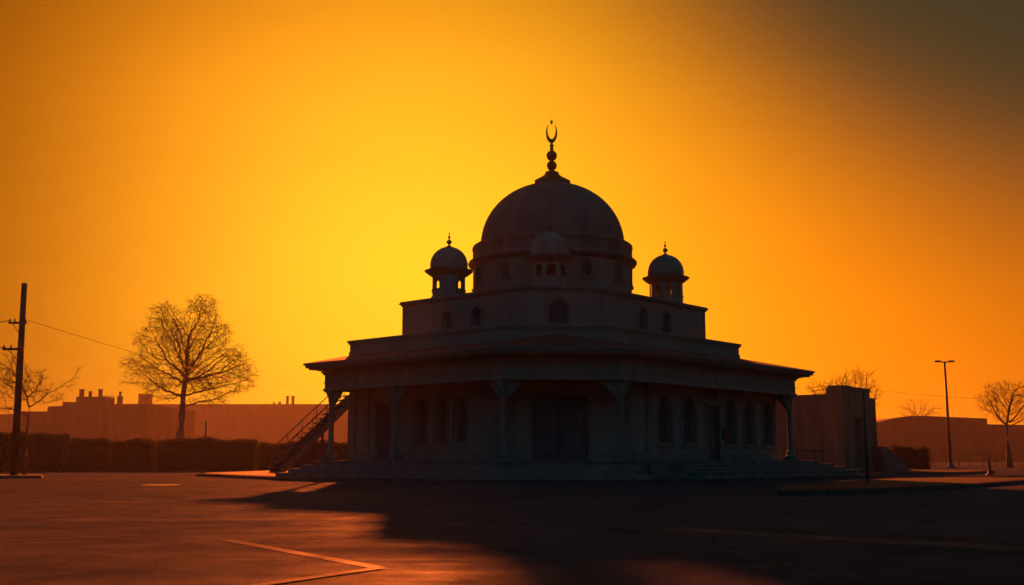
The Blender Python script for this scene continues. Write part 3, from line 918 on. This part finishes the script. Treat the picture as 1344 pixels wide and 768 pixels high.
w4, _ = warehouse('flat_shed', XR(1299.6), XR(1480), YR + .5, YR + 60, [(XR(1299.6), zat(558, YR)), (XR(1480), zat(561, YR))], 'lower flat-roofed shed behind the bare tree at the far right')
b = MB(); xx = XR(1271) - XR(960); b.tube([(xx, 1, zat(553, YR)), (xx, 1, zat(546.5, YR))], .16); b.build('vent_pipe', M['steel'], w3)

# ------------------------------------------------------------------ space-colonised bare trees
def grow(seed, lobes, trunk_pts, n_pts=1600, infl=2.2, kill=.4, step=.22, tropism=.04, wob=.14, maxit=140, gaps=0.0):
    rng = np.random.default_rng(seed)
    vol = np.array([l[3] * l[4] * l[5] for l in lobes]); cnt = (vol / vol.sum() * n_pts).astype(int)
    pts = []
    for l, c in zip(lobes, cnt):
        d = rng.normal(size=(c, 3)); d /= np.linalg.norm(d, axis=1)[:, None]
        r = rng.random(c) ** (1 / 2.4)
        pts.append(np.array(l[:3]) + d * r[:, None] * np.array(l[3:6]))
    A = np.concatenate(pts)
    if gaps:
        ph = rng.random(9) * 6.28; q_ = A * gaps
        nz = np.sin(q_[:, 0] * 1.1 + q_[:, 2] * .6 + ph[0]) + np.sin(q_[:, 1] * 1.3 - q_[:, 0] * .7 + ph[1]) + np.sin(q_[:, 2] * 1.5 + q_[:, 1] * .8 + ph[2])
        A = A[nz > -1.3 + rng.random(len(A)) * .9]
    nodes = [np.array(p, float) for p in trunk_pts]; par = [-1] + list(range(len(trunk_pts) - 1))
    P = np.array(nodes); best = np.full(len(A), 1e9); bi = np.zeros(len(A), int)
    new0 = 0; nkid = {}
    for it in range(maxit):
        Nw = P[new0:]
        if len(Nw) == 0: break
        d = np.linalg.norm(A[:, None, :] - Nw[None], axis=2)
        j = d.argmin(1); dm = d[np.arange(len(A)), j]
        up = dm < best; best[up] = dm[up]; bi[up] = j[up] + new0
        keep = best > kill; A, best, bi = A[keep], best[keep], bi[keep]
        if len(A) == 0: break
        act = best < (infl if it > 8 else infl * 2.2)
        if not act.any(): break
        new0 = len(P); nn = []
        for i in np.unique(bi[act]):
            if nkid.get(int(i), 0) >= (6 if i < len(trunk_pts) else 3): continue
            nkid[int(i)] = nkid.get(int(i), 0) + 1
            v = A[act][bi[act] == i] - P[i]; v /= np.linalg.norm(v, axis=1)[:, None]
            s = v.sum(0); L_ = np.linalg.norm(s)
            if L_ < 1e-3: s = rng.normal(size=3)
            s = s / max(L_, 1e-3) + rng.normal(size=3) * wob + np.array([0, 0, tropism]); s /= np.linalg.norm(s)
            q_ = P[i] + s * step
            if len(nn) < 6000: nn.append(q_); par.append(int(i))
        if not nn: break
        P = np.concatenate([P, np.array(nn)])
    return P, par


def tree(name, loc, seed, lobes, trunk_pts, r_tip, r_trunk, label, group=None, twig=.45, ntwig=2, n_pts=1600, droop=-.1, twig_r=.009, **kw):
    P, par = grow(seed, lobes, trunk_pts, n_pts, **kw)
    n = len(P); nt_ = len(trunk_pts)
    kids = [[] for _ in range(n)]
    for i, p in enumerate(par):
        if p >= 0: kids[p].append(i)
    ex = 2.35; rad = np.zeros(n)
    for i in range(n - 1, -1, -1):
        rad[i] = r_tip if not kids[i] else sum(rad[k] ** ex for k in kids[i]) ** (1 / ex)
    sc = r_trunk / rad[nt_ - 1]
    g_ = math.log(r_trunk / r_tip) / math.log(max(rad[1] / r_tip, 1.01))
    rad = r_tip * (rad / r_tip) ** g_
    rad[nt_:] = np.minimum(rad[nt_:], r_trunk * .44)
    rnd = random.Random(seed)
    root = empty(name, loc); tag(root, label, 'tree', group)
    tr = MB()
    tp_ = [tuple(P[i]) for i in range(nt_)]
    rr = [r_trunk * (1.35 - .35 * min(1, i / max(1, nt_ - 1) * 2)) if i else r_trunk * 1.6 for i in range(nt_)]
    z0_ = trunk_pts[-1][2]
    rr = [r_trunk * 1.45, r_trunk * 1.1] + [r_trunk * (1.0 - .58 * (trunk_pts[i][2] / z0_) ** 1.2) for i in range(2, nt_)]
    tr.tube(tp_, rr, 12)
    tr.build('trunk', M['bark'], root)
    cr = MB()
    # chains
    done = set()
    def chain(start, parent):
        pts = [P[parent], P[start]]; rs = [min(rad[parent], rad[start] * 1.25), rad[start]]
        c = start
        while kids[c]:
            m = max(kids[c], key=lambda k: rad[k])
            for k in kids[c]:
                if k != m: todo.append((k, c))
            pts.append(P[m]); rs.append(rad[m]); c = m
        if len(pts) > 6 and rs[1] < .05:           # thin out long thin chains a little
            pts = pts[:1] + pts[1:-1:1] + pts[-1:]
        cr.tube([tuple(p) for p in pts], [float(x) for x in rs], 7 if rs[1] > .06 else (5 if rs[1] > .03 else 3))
    todo = []
    for i in range(nt_):
        for k in kids[i]:
            if k >= nt_: todo.append((k, i))
    while todo: chain(*todo.pop())
    # fine twigs
    for i in range(nt_, n):
        if rad[i] > .03: continue
        d = P[i] - P[par[i]]; d = d / (np.linalg.norm(d) + 1e-6)
        m = ntwig + 1 if not kids[i] else (ntwig if rnd.random() < .5 else max(0, ntwig - 1))
        for _ in range(m):
            v = Vector(d) + Vector((rnd.gauss(0, .7), rnd.gauss(0, .7), rnd.gauss(0, .6) + droop)); v.normalize()
            L_ = twig * rnd.uniform(.5, 1.2); p0 = Vector(P[i]); p1 = p0 + v * L_ * .55
            v2 = (v + Vector((rnd.gauss(0, .35), rnd.gauss(0, .35), rnd.gauss(0, .3)))).normalized(); p2 = p1 + v2 * L_ * .5
            cr.tube([p0, p1, p2], [twig_r, twig_r * .8, twig_r * .45], 3)
            if rnd.random() < .7:
                v3 = (v + Vector((rnd.gauss(0, .8), rnd.gauss(0, .8), rnd.gauss(0, .7)))).normalized()
                cr.tube([p1, p1 + v3 * L_ * .45], [twig_r * .7, twig_r * .4], 3)
    cr.build('crown', M['bark'], root)
    return root


TY = 130.0
s_ = 1434 / TY
def lb(u, v, ru, rv, dy=0, rdy=None): return ((u - 236) / s_, dy, (601.6 - v) / s_ + CAM_H, ru / s_, (rdy or (ru + rv) / 2) / s_, rv / s_)
big_lobes = [lb(207, 420, 24, 26), lb(196, 446, 26, 22), lb(256, 412, 22, 30), lb(272, 440, 24, 26), lb(184, 478, 30, 18), lb(180, 498, 26, 12), lb(206, 504, 30, 14), lb(300, 470, 30, 20), lb(312, 494, 24, 20), lb(286, 506, 34, 16), lb(238, 452, 40, 36, 0, 44), lb(240, 490, 60, 24, 1.0, 40), lb(268, 526, 30, 7), lb(206, 522, 26, 7)]
k_ = TY / 82.0
tree('bare_tree', (xat(236, TY), TY, 0), 11, big_lobes, [(x * k_, y * k_, z * k_) for x, y, z in ((0, 0, 0), (0.02, 0, 1.2), (-.05, 0, 2.4), (.0, .05, 3.6), (.04, 0, 4.4), (.02, 0, 5.2), (.12, .05, 6.3))], .017, .62,
     'tall bare tree with a wide twiggy crown behind the left hedge', n_pts=9500, twig=1.05, ntwig=3, kill=.5, infl=3.0, droop=-.25, step=.34, twig_r=.0145, maxit=110, wob=.22, gaps=1.1)
TY = 49.6; s_ = 1434 / TY
def lb2(u0, u, v, ru, rv, dy=0, rdy=None): return ((u - u0) / s_, dy, (601.6 - v) / s_ + CAM_H, ru / s_, (rdy or (ru + rv) / 2) / s_, rv / s_)
tree('young_bare_tree', (xat(33, TY), TY, .1), 23, [lb2(33, 38, 512, 24, 26), lb2(33, 8, 500, 22, 34), lb2(33, 66, 525, 16, 8), lb2(33, 82, 508, 14, 6), lb2(33, 94, 495, 8, 11), lb2(33, 103, 482, 3, 6), lb2(33, -5, 540, 25, 10)],
     [(0, 0, 0), (.02, 0, .9), (0, 0, 1.8), (.03, 0, 2.7), (.02, 0, 3.1)], .008, .075, 'small young bare tree growing beside the utility pole', n_pts=620, twig=.36, ntwig=3, kill=.24, infl=1.4, step=.16, twig_r=.006, droop=.2)
TY = 100.0; s_ = 1434 / TY
tree('bare_tree', (xat(1325, TY), TY, 0), 31, [lb2(1325, 1322, 520, 30, 22), lb2(1325, 1303, 530, 18, 18), lb2(1325, 1350, 525, 24, 24), lb2(1325, 1330, 545, 26, 14)],
     [(0, 0, 0), (.0, 0, 1.2), (-.1, 0, 2.2), (-.05, 0, 3.0)], .013, .22, 'medium bare tree at the right edge in front of the flat shed', n_pts=1800, twig=.5, ntwig=2, kill=.36, infl=2.4, step=.24, twig_r=.011)
TY = 540.0; s_ = 1434 / TY
tree('bare_tree', (xat(1210, TY), TY, 0), 47, [lb2(1210, 1207, 536, 30, 16), lb2(1210, 1188, 540, 14, 10), lb2(1210, 1232, 540, 13, 10)],
     [(0, 0, 0), (.0, 0, 5.5), (.1, 0, 11), (.05, 0, 16)], .05, .6, 'bare treetop showing over the curved warehouse roof', n_pts=1100, twig=2.6, ntwig=2, kill=1.6, infl=9, step=1.0, twig_r=.05)
TY = 80.0; s_ = 1434 / TY
tree('bare_tree', (xat(1125, TY), TY, 0), 59, [lb2(1125, 1128, 503, 20, 20), lb2(1125, 1085, 514, 26, 10), lb2(1125, 1148, 515, 12, 24), lb2(1125, 1110, 515, 40, 16)],
     [(0, 0, 0), (.0, 0, 1.5), (.1, 0, 2.8), (.05, 0, 3.8)], .012, .2, 'sparse bare tree whose upper twigs rise above the notched block', n_pts=1200, twig=.6, ntwig=2, kill=.34, infl=2.4, step=.24, twig_r=.010, tropism=.25, droop=.5)

# ------------------------------------------------------------------ hedges
def hedge(x0, x1, y0, y1, h, seed, label, group):
    root = empty('hedge', ((x0 + x1) / 2, (y0 + y1) / 2, 0)); tag(root, label, 'hedge', group)
    rng = np.random.default_rng(seed); W_, D = x1 - x0, y1 - y0
    ph = rng.random(6) * 6
    def surf(u, v, face):
        """point on the hedge's uneven skin; face 0 front, 1 top, 2 back, 3 left, 4 right"""
        hx = h * (1 + .04 * math.sin(u * W_ * 1.1 + ph[0]) + .03 * math.sin(u * W_ * 2.7 + ph[1]) + .012 * math.sin(u * W_ * 8.3 + ph[2]))
        x = (u - .5) * W_
        if face == 0: p = [x, -D / 2, v * hx]
        elif face == 2: p = [x, D / 2, v * hx]
        elif face == 1: p = [x, (v - .5) * D, hx]
        else: p = [(-.5 if face == 3 else .5) * W_, (u - .5) * D, v * h]
        # rounded shoulders
        k = max(0, p[2] / h - .75) / .25
        p[1] *= 1 - .16 * k * k; p[0] *= 1 - .10 * k * k * min(1, 3 / W_)
        return p
    core = MB(); nx = max(3, int(W_ / .8))
    rings = []
    for i in range(nx + 1):
        u = i / nx; hx = h * (1 + .04 * math.sin(u * W_ * 1.1 + ph[0]) + .03 * math.sin(u * W_ * 2.7 + ph[1]) + .012 * math.sin(u * W_ * 8.3 + ph[2])) - .09
        x = (u - .5) * (W_ - .3); d = D / 2 - .08
        rings.append([(x, -d, 0), (x, -d, hx * .75), (x, -d * .82, hx), (x, d * .82, hx), (x, d, hx * .75), (x, d, 0)])
    core.loft(rings); core.build('hedge_core', M['hedgecore'], root)
    lf = MB()
    areas = [W_ * h, W_ * D, W_ * h * .35, D * h, D * h]; dens = 190
    for face, A_ in enumerate(areas):
        for _ in range(int(A_ * dens * (1.5 if face == 1 else 1))):
            p = surf(rng.random(), rng.random() ** .9, face)
            o = rng.normal(size=3) * .05; s = rng.uniform(.035, .075)
            if face == 1: o[2] = rng.uniform(-.10, .09) + (rng.random() < .05) * rng.random() * .2
            c = Vector(p) + Vector(o); d1 = Vector(rng.normal(size=3)).normalized(); d2 = d1.cross(Vector(rng.normal(size=3))).normalized()
            lf.add([c - d1 * s, c + d2 * s * .55, c + d1 * s, c - d2 * s * .55], [(0, 1, 2, 3)])
    lf.build('foliage', M['leaf'], root)
    return root


HY = 76.0
HX = lambda u: xat(u, HY)
GH = 'clipped hedges along the left boundary'
for u0, u1, vt, sd, lab in ((-70, 2, 571, 1, 'tall clipped hedge cut by the left edge of the picture'), (6, 81, 570, 2, 'tallest clipped hedge block behind the utility pole'), (86, 138, 578.5, 3, 'square clipped hedge right of the tallest hedge, below the chimneys'),
                            (143, 198, 579.5, 4, 'clipped hedge block just left of the big tree trunk'), (203, 333, 577.5, 5, 'long clipped hedge below the big bare tree'), (336, 520, 582, 6, 'clipped hedge behind the outdoor staircase')):
    hedge(HX(u0), HX(u1), HY, HY + 1.5, zat(vt, HY), sd, lab, GH)
HY2 = 87.0
for u0, u1, vt, sd, lab in ((1135, 1171, 588.5, 7, 'small hedge beside the steps of the notched block'), (1173, 1222, 587.5, 8, 'square hedge block left of the street lamp')):
    hedge(xat(u0, HY2), xat(u1, HY2), HY2, HY2 + 1.6, zat(vt, HY2), sd, lab, 'clipped hedges right of the block')


# ------------------------------------------------------------------ fences
def fence(x0, x1, y, h, n, label, mesh=.14, pr=.035):
    o = empty('chain_link_fence', (x0, y, 0)); tag(o, label, 'fence')
    W_ = x1 - x0
    for i in range(n + 1):
        b = MB(); x = W_ * i / n; b.tube([(x, 0, 0), (x, 0, h + .12)], pr, 8); b.lathe([(pr * 1.3, h + .12), (pr * 1.2, h + .15), (.005, h + .18)], x, 0, 8)
        b.build('fence_post', M['iron'], o)
    b = MB(); b.tube([(0, 0, h), (W_, 0, h)], .012, 6); b.tube([(0, 0, .08), (W_, 0, .08)], .008, 4)
    k = -h
    while k < W_:
        for s in (0, 1):
            x_a, z_a, x_b, z_b = (k, 0.05, k + h, h) if s == 0 else (k, h, k + h, .05)
            if x_a < 0: z_a += (0 - x_a) * (1 if s == 0 else -1); x_a = 0
            if x_b > W_: z_b -= (x_b - W_) * (1 if s == 0 else -1); x_b = W_
            if x_b > x_a: b.tube([(x_a, .0, z_a), (x_b, .0, z_b)], .0035, 3)
        k += mesh
    b.build('wire_mesh', M['iron'], o)
    return o


fence(HX(86) * .965, HX(470) * .965, HY * .965, 1.5, 9, 'chain-link fence with thin posts in front of the left hedges')
fence(xat(1226, 108), xat(1420, 108), 108, 1.15, 12, 'low fence with close posts right of the street lamp')

# ------------------------------------------------------------------ utility pole and wires
def utility_pole(x, y, h, lean, label):
    o = empty('utility_pole', (x, y, .1)); tag(o, label, 'utility pole')
    b = MB(); b.tube([(0, 0, 0), (lean * .5, 0, h / 2), (lean, 0, h)], [.17, .15, .125], 14); b.build('pole_shaft', M['polewood'], o)
    def px(z): return lean * z / h
    for zc, ln in ((h - 1.85, .55), (h - 3.05, .75)):
        b = MB()
        if zc > h - 2: b.beam((px(zc) - ln, -.16, zc), (px(zc) + .28, -.16, zc), .07, .09)
        else: b.beam((px(zc) - ln, -.16, zc), (px(zc) + .12, -.16, zc), .08, .11)
        b.tube([(px(zc) - ln * .7, -.14, zc - .02), (px(zc - .6), -.14, zc - .55)], .015, 5)
        c = b.build('crossarm', M['iron'], o)
        for q_ in (-ln + .06, -ln * .5, .22 if zc > h - 2 else .05):
            b = MB(); b.lathe([(.02, zc + .03), (.045, zc + .06), (.025, zc + .09), (.05, zc + .12), (.03, zc + .16), (.035, zc + .19), (.0, zc + .2)], px(zc) + q_, -.16, 10)
            b.build('insulator', M['trim'], c)
    return o


UY = 49.0; ux0 = xat(19.5, UY); uh = zat(372, UY) - .1
utility_pole(ux0, UY, uh, -.12, 'dark wooden utility pole with two short crossarms at the far left')
utility_pole(xat(1480, 116), 116, 9.5, .1, 'distant utility pole carrying the thin wire beyond the right side')


def wire(p, q, sag, r, label, n=24):
    b = MB(); P_, Q_ = Vector(p), Vector(q)
    b.tube([P_.lerp(Q_, i / n) + Vector((0, 0, -4 * sag * (i / n) * (1 - i / n))) for i in range(n + 1)], r, 5)
    return tag(b.build('overhead_wire', M['iron']), label, 'wire')


za = uh - 1.65
wire((ux0 + .2, UY - .16, za + .02), (xat(400, 100), 100, zat(520, 100)), .25, .011, 'thin overhead wire running from the pole down past the big tree')
wire((ux0 - .5, UY - .16, za + .02), (ux0 - 14, UY - 4, za - .1), .7, .02, 'overhead wire leaving the upper crossarm to the left')
wire((ux0 - .7, UY - .16, za - 1.2), (ux0 - 14, UY - 4, za - 1.4), .6, .02, 'overhead wire leaving the lower crossarm to the left')
wire((ux0 + .05, UY - .14, za - 1.1), (ux0 + 1.45, UY - 1.0, .13), .0, .007, 'slack guy wire from the pole shaft down to the verge')
wire((anx + 3.0, any_ + 3.2, ZT_ - .0), (xat(1480, 116), 116, 7.9), .7, .008, 'faint wire crossing the sky from the block past the street lamp')

# ------------------------------------------------------------------ street lamp, posts, bollard
LY = 97.5
lamp = empty('street_lamp', (xat(1247.5, LY), LY, 0)); tag(lamp, 'tall twin-arm street lamp beside the low fence on the right', 'street lamp')
lh = zat(474.5, LY)
b = MB(); b.tube([(0, 0, .35), (0, 0, lh * .5), (0, 0, lh)], [.15, .12, .09], 12); b.build('lamp_post', M['iron'], lamp)
b = MB(); b.lathe([(.42, 0), (.42, .12), (.26, .18), (.22, .4), (.15, .5)], 0, 0, 14); b.build('lamp_base', M['concrete'], lamp)
for s in (-1, 1):
    b = MB(); b.tube([(0, 0, lh - .12), (s * .35, 0, lh + .0)], .05, 8); ao = b.build('lamp_arm', M['iron'], lamp)
    b = MB(); x0 = s * .3; x1 = s * .92
    rings = []
    for i, (t, w_, hh) in enumerate(((0, .06, .05), (.15, .13, .09), (.6, .17, .10), (.9, .13, .07), (1, .04, .03))):
        x = x0 + (x1 - x0) * t
        rings.append([(x, w_ * math.cos(a), lh + .01 + hh * math.sin(a)) for a in [2 * PI * k / 10 for k in range(10)]])
    b.loft(rings, True, True); b.build('lamp_head', M['iron'], ao)


def thin_post(name, x, y, z0, zt, r, label, cat, flare=.12):
    o = empty(name, (x, y, z0)); tag(o, label, cat)
    H = zt - z0
    b = MB(); b.tube([(0, 0, .05), (0, 0, H - .04)], [r, r * .85], 10); b.lathe([(r * 1.0, H - .05), (r * 1.1, H - .03), (r * .9, H), (.004, H + .02)], 0, 0, 10); b.build('post_shaft', M['iron'], o)
    b = MB(); b.lathe([(flare, 0), (flare, .03), (flare * .75, .05), (r * 1.3, .09), (r * 1.1, .2)], 0, 0, 12); b.build('base_plate', M['iron'], o)
    return o


thin_post('slim_post', xat(268, 54.9), 55.0, .145, zat(553, 55), .055, 'slim dark post at the left corner of the raised plaza', 'post')
thin_post('slim_post', xat(1137.5, 33.6), 33.6, .0, zat(514, 33.6), .042, 'slim dark post standing in front of the notched block', 'post', .16)
bo = empty('traffic_bollard', (xat(1298, 56.5), 56.5, 0)); tag(bo, 'short dark bollard with a flared foot on the sunlit pavement at right', 'bollard')
b = MB(); b.lathe([(.2, 0), (.2, .04), (.13, .07), (.09, .14), (.07, .3), (.06, .86), (.07, .9), (.045, .95), (.0, .96)], 0, 0, 16); b.build('bollard_shaft', M['iron'], bo)
b = MB(); b.lathe([(.072, .70), (.078, .72), (.078, .80), (.072, .82)], 0, 0, 16); b.build('bollard_band', M['trim'], bo)

# manhole cover in the lit asphalt
b = MB(); mp_ = gpt(213, 636.5)
b.lathe([(.62, .002), (.62, .012), (.58, .014), (.01, .014)], 0, 0, 40, smooth=False)
mc = b.build('manhole_cover', M['steel'], loc=(mp_.x, mp_.y, 0)); tag(mc, 'round metal manhole cover gleaming in the sunlit asphalt', 'manhole cover')

# ------------------------------------------------------------------ haze
hz = MB(); hz.box(-920, 920, -130, 980, -1.0, 35.0)
hm = bpy.data.materials.new('warm_haze'); hm.use_nodes = True
N, L = hm.node_tree.nodes, hm.node_tree.links
N.remove(N['Principled BSDF'])
pv = N.new('ShaderNodeVolumePrincipled')
pv.inputs['Color'].default_value = (.97, .90, .82, 1)
pv.inputs['Density'].default_value = 0.000145
pv.inputs['Anisotropy'].default_value = 0.45
L.new(pv.outputs[0], N['Material Output'].inputs['Volume'])
ho = hz.build('haze', hm); tag(ho, kind='stuff')

# ------------------------------------------------------------------ sky and sun
AMB = 0.047          # strength of the blue dusk sky opposite the sun
W = bpy.data.worlds.new('World'); S.world = W; W.use_nodes = True
N, L = W.node_tree.nodes, W.node_tree.links
for x in list(N): N.remove(x)
out = N.new('ShaderNodeOutputWorld')
tc = N.new('ShaderNodeTexCoord')


def px_dir(u, v):
    t = (384 - v) / F_PX; c, s = math.cos(PITCH), math.sin(PITCH)
    return Vector(((u - 672) / F_PX, c - t * s, s + t * c)).normalized()


def lobe(direction, k, color, thresh=None):
    """a smooth glow of the sky round a compass direction: color * exp(k (cos - 1))"""
    d = N.new('ShaderNodeVectorMath'); d.operation = 'DOT_PRODUCT'; d.inputs[1].default_value = direction
    nrm = N.new('ShaderNodeVectorMath'); nrm.operation = 'NORMALIZE'; L.new(tc.outputs['Generated'], nrm.inputs[0]); L.new(nrm.outputs[0], d.inputs[0])
    s = N.new('ShaderNodeMath'); s.operation = 'SUBTRACT'; L.new(d.outputs['Value'], s.inputs[0]); s.inputs[1].default_value = 1
    m = N.new('ShaderNodeMath'); m.operation = 'MULTIPLY'; L.new(s.outputs[0], m.inputs[0]); m.inputs[1].default_value = k
    e = N.new('ShaderNodeMath'); e.operation = 'EXPONENT'; L.new(m.outputs[0], e.inputs[0])
    if color is None: return e.outputs[0]
    c = N.new('ShaderNodeVectorMath'); c.operation = 'SCALE'; c.inputs[0].default_value = color; L.new(e.outputs[0], c.inputs['Scale'])
    return c.outputs[0]


def vadd(a, b_):
    n = N.new('ShaderNodeVectorMath'); n.operation = 'ADD'; L.new(a, n.inputs[0]); L.new(b_, n.inputs[1]); return n.outputs[0]


glow = None
for (u, v, k, c) in (
        (388, 247, 43.8, (.626, .104, .0037)),
        (554, 352, 33.5, (.0145, .365, .021)),
        (824, 521, 8.68, (1.33, .325, .0001)),
        ):
    x = lobe(px_dir(u, v), k, c); glow = x if glow is None else vadd(glow, x)
# faint uneven veils in the haze-filled sky
vm = N.new('ShaderNodeMapping'); vm.inputs['Scale'].default_value = (1.2, 1.2, 5.0); L.new(tc.outputs['Generated'], vm.inputs['Vector'])
vn = N.new('ShaderNodeTexNoise'); vn.inputs['Scale'].default_value = 1.6; vn.inputs['Detail'].default_value = 5; vn.inputs['Roughness'].default_value = .5; L.new(vm.outputs[0], vn.inputs['Vector'])
vr = N.new('ShaderNodeMapRange'); vr.inputs['From Min'].default_value = .3; vr.inputs['From Max'].default_value = .7; vr.inputs['To Min'].default_value = .955; vr.inputs['To Max'].default_value = 1.045; L.new(vn.outputs['Fac'], vr.inputs['Value'])
vs_ = N.new('ShaderNodeVectorMath'); vs_.operation = 'SCALE'; L.new(glow, vs_.inputs[0]); L.new(vr.outputs[0], vs_.inputs['Scale']); glow = vs_.outputs[0]
# dark smoke-grey bank in the upper right of the sky
dk = lobe(px_dir(1596, -654), 34.3, None)
dx = N.new('ShaderNodeMath'); dx.operation = 'MULTIPLY'; L.new(dk, dx.inputs[0]); dx.inputs[1].default_value = -37.7
de = N.new('ShaderNodeMath'); de.operation = 'EXPONENT'; L.new(dx.outputs[0], de.inputs[0])
dm = N.new('ShaderNodeMath'); dm.operation = 'SUBTRACT'; dm.inputs[0].default_value = 1.0; L.new(de.outputs[0], dm.inputs[1])
mixn = N.new('ShaderNodeMix'); mixn.data_type = 'RGBA'; L.new(dm.outputs[0], mixn.inputs[0]); L.new(glow, mixn.inputs[6]); mixn.inputs[7].default_value = (.030, .041, .018, 1)
bg1 = N.new('ShaderNodeBackground'); L.new(mixn.outputs[2], bg1.inputs['Color']); bg1.inputs['Strength'].default_value = 0.378
sky = N.new('ShaderNodeTexSky'); sky.sky_type = 'NISHITA'; sky.sun_disc = False; sky.sun_elevation = SUN_EL; sky.sun_rotation = SUN_AZ
sky.air_density = 1.0; sky.dust_density = 1.0; sky.ozone_density = 3.0
bg2 = N.new('ShaderNodeBackground'); tn = N.new('ShaderNodeVectorMath'); tn.operation = 'MULTIPLY'; tn.inputs[1].default_value = (.14, .86, .84); L.new(sky.outputs[0], tn.inputs[0]); L.new(tn.outputs[0], bg2.inputs['Color']); wide_ = lobe(px_dir(672, 300), 1.0, None)
wm = N.new('ShaderNodeMath'); wm.operation = 'MULTIPLY'; wm.use_clamp = True; wm.inputs[1].default_value = 1.27; L.new(wide_, wm.inputs[0]); wide = wm.outputs[0]
sb = N.new('ShaderNodeMath'); sb.operation = 'MULTIPLY_ADD'; L.new(wide, sb.inputs[0]); sb.inputs[1].default_value = -AMB; sb.inputs[2].default_value = AMB
sx = N.new('ShaderNodeSeparateXYZ'); L.new(tc.outputs['Generated'], sx.inputs[0])
ez = N.new('ShaderNodeMath'); ez.operation = 'MULTIPLY_ADD'; ez.use_clamp = True; L.new(sx.outputs['Z'], ez.inputs[0]); ez.inputs[1].default_value = 1.5; ez.inputs[2].default_value = -.03
sm = N.new('ShaderNodeMath'); sm.operation = 'MULTIPLY'; L.new(sb.outputs[0], sm.inputs[0]); L.new(ez.outputs[0], sm.inputs[1])
L.new(sm.outputs[0], bg2.inputs['Strength'])
ad = N.new('ShaderNodeAddShader'); L.new(bg1.outputs[0], ad.inputs[0]); L.new(bg2.outputs[0], ad.inputs[1]); L.new(ad.outputs[0], out.inputs['Surface'])

sd = bpy.data.lights.new('Sun', 'SUN'); sd.energy = 5.0; sd.color = (1.0, .15, .02); sd.angle = R(1.2)
so = bpy.data.objects.new('Sun', sd); COL.objects.link(so)
so.rotation_euler = (-SUN_DIR).to_track_quat('-Z', 'Y').to_euler()

# ------------------------------------------------------------------ camera
cd = bpy.data.cameras.new('Camera'); cam = bpy.data.objects.new('Camera', cd); COL.objects.link(cam)
cd.sensor_width = 36; cd.lens = F_PX / 1344 * 36; cd.clip_start = .1; cd.clip_end = 3000
cam.location = (0, 0, CAM_H); cam.rotation_euler = (PI / 2 + PITCH, 0, 0)
S.camera = cam
S.view_settings.view_transform = 'Standard'; S.view_settings.look = 'None'; S.view_settings.gamma = 1; S.view_settings.exposure = math.log2(2.5)
S.view_settings.use_curve_mapping = False
try:
    S.cycles.use_denoising = True; S.cycles.denoiser = 'OPENIMAGEDENOISE'
except Exception as e: print('denoise', e)
S.cycles.max_bounces = 5; S.cycles.diffuse_bounces = 3; S.cycles.glossy_bounces = 2; S.cycles.volume_bounces = 1; S.cycles.transparent_max_bounces = 6
S.cycles.sample_clamp_indirect = 4
